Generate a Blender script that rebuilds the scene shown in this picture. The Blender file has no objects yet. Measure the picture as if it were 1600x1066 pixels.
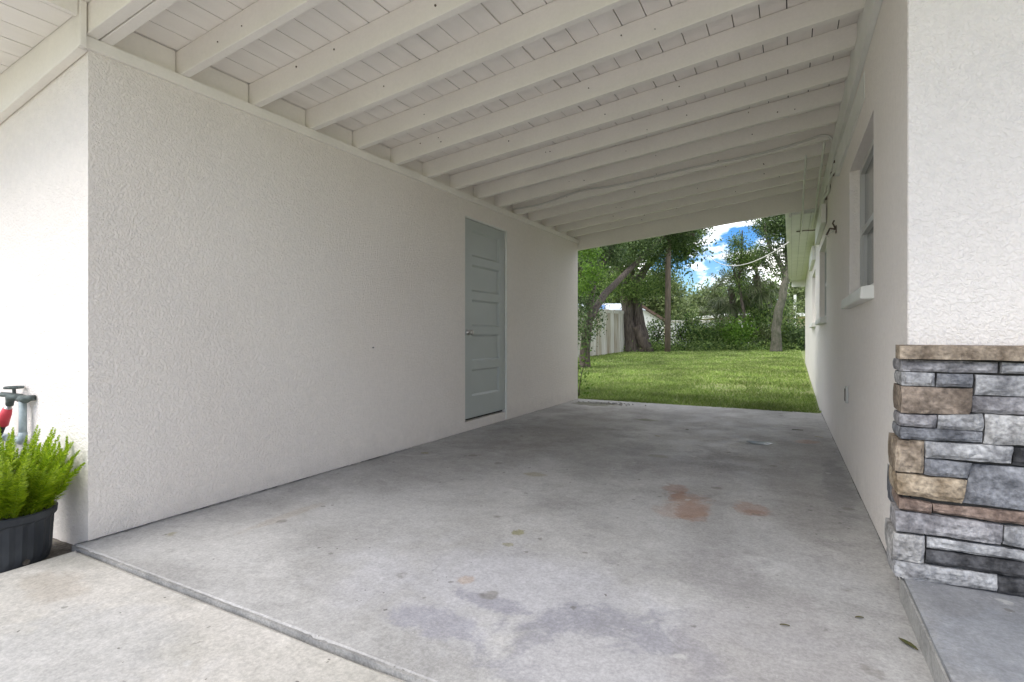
import bpy, math, random
import numpy as np
from mathutils import Vector, noise as mnoise
random.seed(7); RNG = np.random.default_rng(7)
S = bpy.context.scene
COL = S.collection
# ------------------------------------------------------------------ camera, sky, sun, exposure
F_PX = 820.0; YAW = math.atan(437 / F_PX); EYE = 0.95
cd = bpy.data.cameras.new('camera'); cam = bpy.data.objects.new('camera', cd); COL.objects.link(cam)
cam.location = (0, 0, EYE); cam.rotation_euler = (math.pi / 2, 0, YAW)
cd.sensor_width = 36; cd.lens = F_PX / 1600 * 36; cd.shift_y = -8 / 1600
cd.clip_start = 0.05; cd.clip_end = 1000
S.camera = cam
SUN = Vector((-0.30, -0.58, 0.76)).normalized()
w = bpy.data.worlds.new('World'); S.world = w; w.use_nodes = True
nt = w.node_tree; nt.nodes.clear()
def N(t, **k):
    n = nt.nodes.new(t)
    for a, b in k.items(): setattr(n, a, b)
    return n
out = N('ShaderNodeOutputWorld'); bg = N('ShaderNodeBackground'); sky = N('ShaderNodeTexSky')
sky.sky_type = 'NISHITA'; sky.sun_disc = False
sky.sun_elevation = math.asin(SUN.z); sky.sun_rotation = math.atan2(SUN.x, SUN.y)
sky.altitude = 0; sky.air_density = 1.0; sky.dust_density = 0.3; sky.ozone_density = 3.0
hs = N('ShaderNodeHueSaturation'); hs.inputs['Hue'].default_value = 0.515; hs.inputs['Saturation'].default_value = 1.5; hs.inputs['Value'].default_value = 0.26
nt.links.new(sky.outputs[0], hs.inputs['Color'])
tc = N('ShaderNodeTexCoord'); mp = N('ShaderNodeMapping'); mp.inputs['Scale'].default_value = (1, 1, 1.9)
mp.inputs['Location'].default_value = (0.35, 0.0, 0.2)
nt.links.new(tc.outputs['Generated'], mp.inputs[0])
nz = N('ShaderNodeTexNoise'); nz.inputs['Scale'].default_value = 5.2; nz.inputs['Detail'].default_value = 9; nz.inputs['Roughness'].default_value = 0.55
nt.links.new(mp.outputs[0], nz.inputs['Vector'])
rp = N('ShaderNodeValToRGB'); rp.color_ramp.elements[0].position = 0.475; rp.color_ramp.elements[1].position = 0.56
nt.links.new(nz.outputs['Fac'], rp.inputs[0])
nz2 = N('ShaderNodeTexNoise'); nz2.inputs['Scale'].default_value = 9; nz2.inputs['Detail'].default_value = 6
nt.links.new(mp.outputs[0], nz2.inputs['Vector'])
rc = N('ShaderNodeValToRGB'); rc.color_ramp.elements[0].position = 0.3; rc.color_ramp.elements[1].position = 0.65
rc.color_ramp.elements[0].color = (3.2, 3.15, 3.1, 1); rc.color_ramp.elements[1].color = (7.2, 7.0, 6.7, 1)
nt.links.new(nz2.outputs['Fac'], rc.inputs[0])
mx = N('ShaderNodeMixRGB'); nt.links.new(rp.outputs[0], mx.inputs[0]); nt.links.new(hs.outputs[0], mx.inputs[1]); nt.links.new(rc.outputs[0], mx.inputs[2])
nt.links.new(mx.outputs[0], bg.inputs[0]); bg.inputs[1].default_value = 0.15
nt.links.new(bg.outputs[0], out.inputs[0])
sl = bpy.data.lights.new('sun', 'SUN'); sl.energy = 0.7; sl.angle = math.radians(40); sl.color = (1, 0.96, 0.9)
so = bpy.data.objects.new('sun', sl); COL.objects.link(so); so.rotation_euler = SUN.to_track_quat('Z', 'Y').to_euler()
S.view_settings.view_transform = 'Standard'; S.view_settings.look = 'None'; S.view_settings.use_curve_mapping = False
S.view_settings.gamma = 1.0; S.view_settings.exposure = 2.12
S.render.engine = 'CYCLES'
S.cycles.max_bounces = 9; S.cycles.diffuse_bounces = 8; S.cycles.glossy_bounces = 4; S.cycles.transmission_bounces = 6
S.cycles.sample_clamp_indirect = 8

# ------------------------------------------------------------------ helpers
CT, ST = math.cos(YAW), math.sin(YAW)
def P(u, v, d):
    """a place in the yard: bearing and rise as surveyed from the carport mouth, d metres out"""
    k = (u - 800) / F_PX
    return Vector((d * (k * CT - ST), d * (k * ST + CT), EYE + (525 - v) * d / F_PX))
def PY(u, v, Y):
    k = (u - 800) / F_PX; d = Y / (k * ST + CT)
    return (d * (k * CT - ST), EYE + (525 - v) * d / F_PX)
def XR(Y): return 0.37 - 0.0088 * (min(Y, 7.5) - 2.35) if Y > 2.35 else 0.37
def XL(Y): return -2.872 + 0.0065 * (Y - 1.2)
def ZB(X, Y): return 2.335 + 0.105 * (X + 2.85) + 0.009 * (Y - 1.6)
def GZ(x, y):
    if y < 7.44: return -0.085
    z = -0.035 + 0.028 * (min(y, 26) - 7.5)
    return z + 0.012 * mnoise.noise(Vector((x * .8, y * .8, 0)))

def material(name, col, rough=0.7, var=None, vscale=3.0, bump=0.0, bscale=60.0, bdist=0.003, spec=0.35, metallic=0.0, fine=0.0, fscale=200.0, stretch=(1, 1, 1)):
    m = bpy.data.materials.new(name); m.use_nodes = True
    t = m.node_tree; b = t.nodes['Principled BSDF']
    b.inputs['Roughness'].default_value = rough; b.inputs['Metallic'].default_value = metallic
    b.inputs['Specular IOR Level'].default_value = spec
    g = t.nodes.new('ShaderNodeNewGeometry'); mpn = t.nodes.new('ShaderNodeMapping'); mpn.inputs['Scale'].default_value = stretch
    t.links.new(g.outputs['Position'], mpn.inputs[0])
    last = None
    rgb = t.nodes.new('ShaderNodeRGB'); rgb.outputs[0].default_value = (*col, 1); last = rgb.outputs[0]
    if var:
        n = t.nodes.new('ShaderNodeTexNoise'); n.inputs['Scale'].default_value = vscale; n.inputs['Detail'].default_value = 6
        t.links.new(mpn.outputs[0], n.inputs['Vector'])
        r = t.nodes.new('ShaderNodeValToRGB'); r.color_ramp.elements[0].position = .36; r.color_ramp.elements[1].position = .66
        t.links.new(n.outputs['Fac'], r.inputs[0])
        x = t.nodes.new('ShaderNodeMixRGB'); t.links.new(r.outputs[0], x.inputs[0]); t.links.new(last, x.inputs[1]); x.inputs[2].default_value = (*var, 1)
        last = x.outputs[0]
    if fine:
        n = t.nodes.new('ShaderNodeTexNoise'); n.inputs['Scale'].default_value = fscale; n.inputs['Detail'].default_value = 3
        t.links.new(mpn.outputs[0], n.inputs['Vector'])
        r = t.nodes.new('ShaderNodeMapRange'); r.inputs['From Min'].default_value = .3; r.inputs['From Max'].default_value = .7
        r.inputs['To Min'].default_value = 1 - fine; r.inputs['To Max'].default_value = 1 + fine
        t.links.new(n.outputs['Fac'], r.inputs[0])
        x = t.nodes.new('ShaderNodeVectorMath'); x.operation = 'SCALE'; t.links.new(last, x.inputs[0]); t.links.new(r.outputs[0], x.inputs['Scale'])
        last = x.outputs[0]
    t.links.new(last, b.inputs['Base Color'])
    if bump:
        n = t.nodes.new('ShaderNodeTexNoise'); n.inputs['Scale'].default_value = bscale; n.inputs['Detail'].default_value = 3
        t.links.new(mpn.outputs[0], n.inputs['Vector'])
        bp = t.nodes.new('ShaderNodeBump'); bp.inputs['Strength'].default_value = bump; bp.inputs['Distance'].default_value = bdist
        t.links.new(n.outputs['Fac'], bp.inputs['Height']); t.links.new(bp.outputs[0], b.inputs['Normal'])
    return m

def leaf_mat(name, cols, trans=0.35, rough=0.5):
    m = bpy.data.materials.new(name); m.use_nodes = True; t = m.node_tree; t.nodes.clear()
    o = t.nodes.new('ShaderNodeOutputMaterial'); g = t.nodes.new('ShaderNodeNewGeometry')
    r = t.nodes.new('ShaderNodeValToRGB'); e = r.color_ramp.elements
    e[0].color = (*cols[0], 1); e[1].color = (*cols[-1], 1)
    for i, c in enumerate(cols[1:-1]):
        q = e.new((i + 1) / (len(cols) - 1)); q.color = (*c, 1)
    t.links.new(g.outputs['Random Per Island'], r.inputs[0])
    n = t.nodes.new('ShaderNodeTexNoise'); n.inputs['Scale'].default_value = 1.1; n.inputs['Detail'].default_value = 3
    t.links.new(g.outputs['Position'], n.inputs['Vector'])
    mr = t.nodes.new('ShaderNodeMapRange'); mr.inputs['From Min'].default_value = .3; mr.inputs['From Max'].default_value = .7
    mr.inputs['To Min'].default_value = .65; mr.inputs['To Max'].default_value = 1.35; t.links.new(n.outputs['Fac'], mr.inputs[0])
    x = t.nodes.new('ShaderNodeVectorMath'); x.operation = 'SCALE'; t.links.new(r.outputs[0], x.inputs[0]); t.links.new(mr.outputs[0], x.inputs['Scale'])
    p = t.nodes.new('ShaderNodeBsdfPrincipled'); p.inputs['Roughness'].default_value = rough; p.inputs['Specular IOR Level'].default_value = .3
    t.links.new(x.outputs[0], p.inputs['Base Color'])
    tr = t.nodes.new('ShaderNodeBsdfTranslucent'); t.links.new(x.outputs[0], tr.inputs[0])
    mxs = t.nodes.new('ShaderNodeMixShader'); mxs.inputs[0].default_value = trans
    t.links.new(p.outputs[0], mxs.inputs[1]); t.links.new(tr.outputs[0], mxs.inputs[2]); t.links.new(mxs.outputs[0], o.inputs[0])
    return m

class MB:
    def __init__(s): s.v = []; s.f = []
    def add(s, vs, fs):
        o = len(s.v); s.v += [tuple(q) for q in vs]; s.f += [tuple(i + o for i in f) for f in fs]; return s
    def box(s, x0, x1, y0, y1, z0, z1):
        vs = [(x, y, z) for z in (z0, z1) for y in (y0, y1) for x in (x0, x1)]
        return s.add(vs, [(0, 2, 3, 1), (4, 5, 7, 6), (0, 1, 5, 4), (2, 6, 7, 3), (0, 4, 6, 2), (1, 3, 7, 5)])
    def hexa(s, p):   # 8 points, bottom 4 ring, top 4 ring
        return s.add(p, [(3, 2, 1, 0), (4, 5, 6, 7), (0, 1, 5, 4), (1, 2, 6, 5), (2, 3, 7, 6), (3, 0, 4, 7)])
    def tube(s, pts, rad, n=8, cap=True):
        pts = [Vector(p) for p in pts]
        if not hasattr(rad, '__len__'): rad = [rad] * len(pts)
        o = len(s.v); prev = None
        for i, p in enumerate(pts):
            t = (pts[min(i + 1, len(pts) - 1)] - pts[max(i - 1, 0)]).normalized()
            if prev is None:
                a = Vector((0, 0, 1)) if abs(t.z) < .9 else Vector((1, 0, 0)); prev = t.cross(a).normalized()
            prev = (prev - t * prev.dot(t)).normalized(); q = t.cross(prev)
            for j in range(n):
                an = 2 * math.pi * j / n; s.v.append(tuple(p + (prev * math.cos(an) + q * math.sin(an)) * rad[i]))
        for i in range(len(pts) - 1):
            for j in range(n):
                a = o + i * n + j; b = o + i * n + (j + 1) % n; s.f.append((a, b, b + n, a + n))
        if cap:
            s.f.append(tuple(o + j for j in range(n))[::-1]); e = o + (len(pts) - 1) * n; s.f.append(tuple(e + j for j in range(n)))
        return s
    def lathe(s, c, prof, n=24, rib=None):   # prof: (r,z)
        o = len(s.v)
        for (r, z) in prof:
            for j in range(n):
                an = 2 * math.pi * j / n; rr = r * (1 + (rib(j, z) if rib else 0)); s.v.append((c[0] + rr * math.cos(an), c[1] + rr * math.sin(an), c[2] + z))
        for i in range(len(prof) - 1):
            for j in range(n):
                a = o + i * n + j; b = o + i * n + (j + 1) % n; s.f.append((a, b, b + n, a + n))
        return s
    def build(s, name, mat, parent=None, smooth=False, bevel=0.0, loc=None):
        me = bpy.data.meshes.new(name)
        off = Vector(parent['_loc']) if parent and '_loc' in parent else Vector(loc or (0, 0, 0))
        me.from_pydata([tuple(Vector(q) - off) for q in s.v], [], s.f); me.update()
        if smooth: me.shade_smooth()
        me.materials.append(mat)
        o = bpy.data.objects.new(name, me); COL.objects.link(o)
        if parent: o.parent = parent
        elif loc: o.location = loc
        o['_loc'] = tuple(off)
        if bevel:
            b = o.modifiers.new('bevel', 'BEVEL'); b.width = bevel; b.segments = 2; b.limit_method = 'ANGLE'
        return o
def tag(o, label=None, cat=None, group=None, kind=None):
    if label: o['label'] = label
    if cat: o['category'] = cat
    if group: o['group'] = group
    if kind: o['kind'] = kind
    return o
def empty(name, loc=(0, 0, 0), label=None, cat=None, group=None):
    o = bpy.data.objects.new(name, None); COL.objects.link(o); o.location = loc; o['_loc'] = tuple(loc); o.empty_display_size = .2
    return tag(o, label, cat, group)
def npmesh(name, V, Fq, mat, parent=None, loc=None, smooth=False):
    """V (n,3) float, Fq (m,k) int"""
    off = np.array(parent['_loc'] if parent else (loc or (0, 0, 0)), float)
    me = bpy.data.meshes.new(name); n, m, k = len(V), len(Fq), Fq.shape[1]
    me.vertices.add(n); me.vertices.foreach_set('co', (V - off).astype(np.float32).ravel())
    me.loops.add(m * k); me.loops.foreach_set('vertex_index', Fq.astype(np.int32).ravel())
    me.polygons.add(m); me.polygons.foreach_set('loop_start', np.arange(0, m * k, k, dtype=np.int32))
    me.update(calc_edges=True); me.validate()
    if smooth: me.shade_smooth()
    me.materials.append(mat)
    o = bpy.data.objects.new(name, me); COL.objects.link(o)
    if parent: o.parent = parent
    elif loc: o.location = loc
    return o

# ------------------------------------------------------------------ materials
def stucco(name, col, var, strength=0.6):
    m = material(name, col, 0.85, var, 0.9, fine=0.025, fscale=30, spec=0.2)
    t = m.node_tree; b = t.nodes['Principled BSDF']; g = t.nodes.new('ShaderNodeNewGeometry')
    src = b.inputs['Base Color'].links[0].from_socket; sx = t.nodes.new('ShaderNodeSeparateXYZ'); t.links.new(g.outputs['Position'], sx.inputs[0])
    ng = t.nodes.new('ShaderNodeTexNoise'); ng.inputs['Scale'].default_value = 7; ng.inputs['Detail'].default_value = 8; ng.inputs['Roughness'].default_value = .7; t.links.new(g.outputs['Position'], ng.inputs['Vector'])
    ma = t.nodes.new('ShaderNodeMath'); ma.operation = 'MULTIPLY_ADD'; ma.inputs[1].default_value = -.55; t.links.new(ng.outputs['Fac'], ma.inputs[0]); t.links.new(sx.outputs[2], ma.inputs[2])
    mg = t.nodes.new('ShaderNodeMapRange'); mg.inputs['From Min'].default_value = -.26; mg.inputs['From Max'].default_value = -.10; mg.inputs['To Min'].default_value = .16; mg.inputs['To Max'].default_value = 0; t.links.new(ma.outputs[0], mg.inputs[0])
    xg = t.nodes.new('ShaderNodeMixRGB'); t.links.new(mg.outputs[0], xg.inputs[0]); t.links.new(src, xg.inputs[1]); xg.inputs[2].default_value = (.42, .40, .37, 1); t.links.new(xg.outputs[0], b.inputs['Base Color'])
    n1 = t.nodes.new('ShaderNodeTexNoise'); n1.inputs['Scale'].default_value = 78; n1.inputs['Detail'].default_value = 2.5; n1.inputs['Distortion'].default_value = .7
    t.links.new(g.outputs['Position'], n1.inputs['Vector'])
    r = t.nodes.new('ShaderNodeValToRGB'); r.color_ramp.elements[0].position = .38; r.color_ramp.elements[1].position = .62
    t.links.new(n1.outputs['Fac'], r.inputs[0])
    n2 = t.nodes.new('ShaderNodeTexNoise'); n2.inputs['Scale'].default_value = 5; n2.inputs['Detail'].default_value = 4
    t.links.new(g.outputs['Position'], n2.inputs['Vector'])
    ad = t.nodes.new('ShaderNodeMath'); ad.operation = 'MULTIPLY_ADD'; ad.inputs[1].default_value = 2.2
    t.links.new(n2.outputs['Fac'], ad.inputs[0]); t.links.new(r.outputs[0], ad.inputs[2])
    bp = t.nodes.new('ShaderNodeBump'); bp.inputs['Strength'].default_value = strength; bp.inputs['Distance'].default_value = .0055
    t.links.new(ad.outputs[0], bp.inputs['Height']); t.links.new(bp.outputs[0], b.inputs['Normal'])
    return m
M = {}
M['stucco'] = stucco('stucco', (.85, .80, .75), (.82, .765, .71))
M['stucco_house'] = stucco('stucco_house', (.84, .795, .75), (.81, .76, .71), .6)
M['paint'] = material('ceiling_paint', (.86, .825, .77), .55, (.82, .785, .73), 2.5, .15, 25, .002, fine=.02, fscale=60)
M['plank'] = material('plank_paint', (.86, .825, .78), .6, (.80, .765, .72), 3.5, .2, 40, .0015, fine=.02, stretch=(3, .5, 1))
M['dark_gap'] = material('gap_shade', (.05, .045, .035), .9)  # dark colour stands in for shade seen through board and door gaps
M['trim'] = material('white_trim', (.78, .78, .74), .5, (.70, .71, .66), 4, .1, 30, .001)
M['door'] = material('door_paint', (.45, .485, .47), .45, (.42, .45, .435), 2, .1, 30, .001)
M['metal'] = material('steel', (.55, .53, .5), .3, metallic=.9)
M['galv'] = material('galvanised', (.36, .42, .44), .6, (.25, .30, .30), 30, .3, 120, .001, metallic=.2)
M['verdigris'] = material('old_brass', (.14, .17, .16), .7, (.07, .08, .075), 40, .4, 150, .001, metallic=.3)
M['roof'] = material('shingle', (.16, .15, .14), .9, (.1, .1, .1), 8, .5, 40, .01)
M['mortar'] = material('mortar', (.06, .058, .055), .95)
M['crack'] = material('dark_joint', (.10, .105, .11), .95, (.2, .2, .2), 12, .5, 60, .004)
M['edge'] = material('rough_slab_edge', (.20, .20, .195), .95, (.32, .315, .30), 9, .7, 60, .005, fine=.2, fscale=140)
M['black'] = material('black_plastic', (.022, .026, .032), .5, (.06, .065, .07), 9, .2, 50, .001, stretch=(1, 1, .5))
M['rubber'] = material('hose_rubber', (.02, .02, .022), .5)
M['red'] = material('red_grip', (.62, .06, .08), .5)
M['cable'] = material('cable_sheath', (.66, .65, .61), .5)
M['darkwire'] = material('dark_wire', (.09, .075, .06), .7, (.16, .12, .09), 40)
M['soil'] = material('soil', (.09, .075, .06), .95, (.2, .18, .15), 14, .8, 50, .02, fine=.3, fscale=120)
M['frame'] = material('window_frame', (.50, .50, .48), .4)
M['screen'] = material('window_glass', (.24, .25, .24), .15, spec=.6)
M['bark'] = material('bark', (.17, .14, .115), .95, (.075, .06, .05), 6, 1.0, 12, .06, stretch=(4, 4, .6))
M['barkpale'] = material('bark_pale', (.15, .14, .11), .95, (.08, .085, .055), 7, 1.0, 16, .04, stretch=(2, 2, .8))
M['pole'] = material('pole_wood', (.26, .20, .16), .95, (.15, .12, .095), 6, .4, 20, .01, stretch=(4, 4, .5))
M['vinyl'] = material('fence_board', (.74, .72, .66), .7, (.46, .43, .34), 2.6, .3, 15, .006, stretch=(5, 5, .35))
M['moss'] = material('mossy_board', (.62, .60, .50), .85, (.24, .17, .10), 3.2, .3, 15, .006, stretch=(7, 7, .35))
M['white_wall'] = material('white_wall', (.78, .78, .76), .8, (.7, .7, .68), 1)
M['beige_wall'] = material('beige_wall', (.55, .44, .31), .8, (.45, .36, .26), 2)
M['brownroof'] = material('brown_shingle', (.16, .10, .08), .9, (.1, .07, .06), 6)
M['metal_roof'] = material('pale_metal_roof', (.6, .64, .68), .5, (.45, .5, .56), 3)
M['blue'] = material('blue_tarp', (.10, .22, .45), .6)

def concrete(name, c1, c2, extras=None, blotch=1.1, pits=True):
    """layered weathered concrete; extras: list of (cx, cy, rx, ry, colour, amount, noise_scale)"""
    m = bpy.data.materials.new(name); m.use_nodes = True; t = m.node_tree; b = t.nodes['Principled BSDF']
    L = t.links.new; g = t.nodes.new('ShaderNodeNewGeometry'); pos = g.outputs['Position']
    cache = {}
    def noise(scale, detail=6, rough=.6, dist=0., stretch=None, seed=0.):
        key = (scale, detail, rough, dist, stretch, seed)
        if key in cache: return cache[key]
        n = t.nodes.new('ShaderNodeTexNoise'); n.inputs['Scale'].default_value = scale; n.inputs['Detail'].default_value = detail
        n.inputs['Roughness'].default_value = rough; n.inputs['Distortion'].default_value = dist
        mp_ = t.nodes.new('ShaderNodeMapping'); mp_.inputs['Scale'].default_value = stretch or (1, 1, 1); mp_.inputs['Location'].default_value = (seed, seed * .7, 0)
        L(pos, mp_.inputs[0]); L(mp_.outputs[0], n.inputs['Vector']); cache[key] = n.outputs['Fac']; return n.outputs['Fac']
    def ramp(x, a, b_, lo=0., hi=1.):
        r = t.nodes.new('ShaderNodeMapRange'); r.interpolation_type = 'SMOOTHSTEP'
        r.inputs['From Min'].default_value = a; r.inputs['From Max'].default_value = b_; r.inputs['To Min'].default_value = lo; r.inputs['To Max'].default_value = hi
        L(x, r.inputs[0]); return r.outputs[0]
    def mix(f, a, col):
        x = t.nodes.new('ShaderNodeMixRGB'); L(f, x.inputs[0])
        if isinstance(a, tuple): x.inputs[1].default_value = (*a, 1)
        else: L(a, x.inputs[1])
        if isinstance(col, tuple): x.inputs[2].default_value = (*col, 1)
        else: L(col, x.inputs[2])
        return x.outputs[0]
    def mul(a, b_):
        x = t.nodes.new('ShaderNodeMath'); x.operation = 'MULTIPLY'
        L(a, x.inputs[0])
        if isinstance(b_, float): x.inputs[1].default_value = b_
        else: L(b_, x.inputs[1])
        return x.outputs[0]
    c = mix(ramp(noise(blotch, 8, .62, .6), .36, .64), c1, c2)
    c = mix(ramp(noise(4.5, 8, .7, .8, None, 3.), .50, .72, 0, .45), c, tuple(q * .72 for q in c1))
    c = mix(ramp(noise(2.3, 8, .7, 1.2, None, 9.), .54, .70, 0, .5), c, tuple(min(.8, q * 1.22) for q in c2))
    for (cx, cy, rx, ry, colr, amt, ns) in (extras or []):
        sb = t.nodes.new('ShaderNodeVectorMath'); sb.operation = 'SUBTRACT'; L(pos, sb.inputs[0]); sb.inputs[1].default_value = (cx, cy, 0)
        dv = t.nodes.new('ShaderNodeVectorMath'); dv.operation = 'MULTIPLY'; L(sb.outputs[0], dv.inputs[0]); dv.inputs[1].default_value = (1 / rx, 1 / ry, 0)
        ln = t.nodes.new('ShaderNodeVectorMath'); ln.operation = 'LENGTH'; L(dv.outputs[0], ln.inputs[0])
        ad = t.nodes.new('ShaderNodeMath'); ad.operation = 'MULTIPLY_ADD'; L(noise(min((2.5, 6., 11., 19.), key=lambda q: abs(q - ns)), 5, .68, 1., None, 4.4), ad.inputs[0]); ad.inputs[1].default_value = 1.6; L(ln.outputs['Value'], ad.inputs[2])
        soft = .75 if rx > .5 else .42
        c = mix(ramp(ad.outputs[0], 1.75 - soft, 1.75, amt, 0.), c, colr)
    def spots(scale, thr, col, amt, seed, keep):
        v = t.nodes.new('ShaderNodeTexVoronoi'); v.inputs['Scale'].default_value = scale
        w_ = t.nodes.new('ShaderNodeTexNoise'); w_.inputs['Scale'].default_value = scale * 5; w_.inputs['Detail'].default_value = 2
        L(pos, w_.inputs['Vector']); mm = t.nodes.new('ShaderNodeVectorMath'); mm.operation = 'MULTIPLY_ADD'; mm.inputs[1].default_value = (.22 / scale,) * 3; L(w_.outputs['Color'], mm.inputs[0])
        m2 = t.nodes.new('ShaderNodeVectorMath'); m2.operation = 'MULTIPLY_ADD'; m2.inputs[1].default_value = (1, 1, 0); m2.inputs[2].default_value = (seed, seed, 0); L(pos, m2.inputs[0]); L(m2.outputs[0], mm.inputs[2]); L(mm.outputs[0], v.inputs['Vector'])
        cs = t.nodes.new('ShaderNodeSeparateColor'); L(v.outputs['Color'], cs.inputs[0])
        return mix(mul(ramp(v.outputs['Distance'], thr * .55, thr, amt, 0.), ramp(cs.outputs[0], keep, keep + .02)), c, col)
    c = spots(3.2, .14, (.16, .15, .13), .6, 0., .55)
    c = spots(5.5, .13, (.50, .50, .48), .55, 7., .6)
    c = spots(8.0, .12, (.12, .115, .10), .6, 3., .6)
    c = spots(2.1, .09, (.24, .22, .12), .6, 11., .5)
    x = t.nodes.new('ShaderNodeVectorMath'); x.operation = 'SCALE'; L(c, x.inputs[0]); L(ramp(noise(22, 6, .8, .3), .30, .70, .88, 1.11), x.inputs['Scale']); c = x.outputs[0]
    # fine speckle, pits and scratches
    sp = t.nodes.new('ShaderNodeVectorMath'); sp.operation = 'SCALE'; L(c, sp.inputs[0]); L(ramp(noise(75, 5, .8), .3, .7, .82, 1.17), sp.inputs['Scale']); c = sp.outputs[0]
    c = mix(ramp(noise(38, 3, .6, 0, None, 5.), .70, .76, 0, .55), c, (.62, .62, .60))
    c = mix(ramp(noise(26, 2, .5, 0, None, 15.), .735, .76, 0, .7), c, (.07, .065, .055))
    c = mix(ramp(noise(9, 5, .7, 2., (2.5, .5, 1), 21.), .63, .70, 0, .25), c, (.20, .20, .205))
    L(c, b.inputs['Base Color'])
    L(ramp(noise(3, 5), .35, .65, .50, .78), b.inputs['Roughness']); b.inputs['Specular IOR Level'].default_value = .35
    bp = t.nodes.new('ShaderNodeBump'); bp.inputs['Strength'].default_value = .35; bp.inputs['Distance'].default_value = .003
    L(noise(70, 8, .7), bp.inputs['Height']); L(bp.outputs[0], b.inputs['Normal'])
    return m
RUST = (.27, .145, .09)
M['slab'] = concrete('slab_concrete', (.315, .31, .30), (.425, .42, .41), [
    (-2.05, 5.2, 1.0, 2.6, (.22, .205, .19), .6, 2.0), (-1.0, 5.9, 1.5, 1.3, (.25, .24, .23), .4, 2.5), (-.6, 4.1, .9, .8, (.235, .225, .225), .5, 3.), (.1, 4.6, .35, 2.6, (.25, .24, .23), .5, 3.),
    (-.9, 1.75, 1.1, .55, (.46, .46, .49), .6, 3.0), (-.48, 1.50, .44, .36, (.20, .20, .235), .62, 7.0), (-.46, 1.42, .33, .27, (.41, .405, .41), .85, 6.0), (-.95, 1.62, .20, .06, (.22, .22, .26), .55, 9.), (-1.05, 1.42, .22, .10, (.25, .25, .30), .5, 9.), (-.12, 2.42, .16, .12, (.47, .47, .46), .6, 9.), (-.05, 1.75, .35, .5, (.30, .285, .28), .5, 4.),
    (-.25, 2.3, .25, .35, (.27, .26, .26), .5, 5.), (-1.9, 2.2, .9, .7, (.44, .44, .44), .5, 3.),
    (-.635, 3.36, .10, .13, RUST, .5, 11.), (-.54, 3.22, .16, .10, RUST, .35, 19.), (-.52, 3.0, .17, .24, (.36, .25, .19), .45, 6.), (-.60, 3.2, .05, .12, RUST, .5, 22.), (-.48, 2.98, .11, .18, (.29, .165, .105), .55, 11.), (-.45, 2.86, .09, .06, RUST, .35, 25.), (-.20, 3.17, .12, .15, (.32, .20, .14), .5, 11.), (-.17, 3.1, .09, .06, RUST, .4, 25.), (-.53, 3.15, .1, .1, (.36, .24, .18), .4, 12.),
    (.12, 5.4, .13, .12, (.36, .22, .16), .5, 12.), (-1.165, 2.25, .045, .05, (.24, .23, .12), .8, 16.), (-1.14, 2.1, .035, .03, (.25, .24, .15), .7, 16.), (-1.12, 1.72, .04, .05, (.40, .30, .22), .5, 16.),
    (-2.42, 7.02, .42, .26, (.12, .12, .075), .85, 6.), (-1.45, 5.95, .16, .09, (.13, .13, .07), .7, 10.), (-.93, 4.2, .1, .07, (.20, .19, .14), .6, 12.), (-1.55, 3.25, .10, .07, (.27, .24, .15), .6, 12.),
    (.26, 3.9, .10, .9, (.20, .20, .20), .6, 6.), (-2.35, 1.9, .05, .35, (.33, .28, .22), .35, 10.)], 1.1)
M['apron'] = concrete('driveway_concrete', (.40, .385, .345), (.485, .465, .43), [(-1.9, .75, .5, .4, (.42, .42, .42), .5, 4.), (-2.5, .95, .25, .12, (.36, .32, .27), .5, 6.)], 1.4)
M['porch'] = concrete('porch_concrete', (.20, .205, .215), (.31, .315, .325), [(.55, 1.9, .3, .3, (.25, .265, .29), .6, 7.), (.9, 1.6, .3, .2, (.38, .38, .385), .5, 8.)], 2.2)
M['riser'] = concrete('riser_concrete', (.26, .26, .25), (.36, .355, .34), None, 3.)

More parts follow.
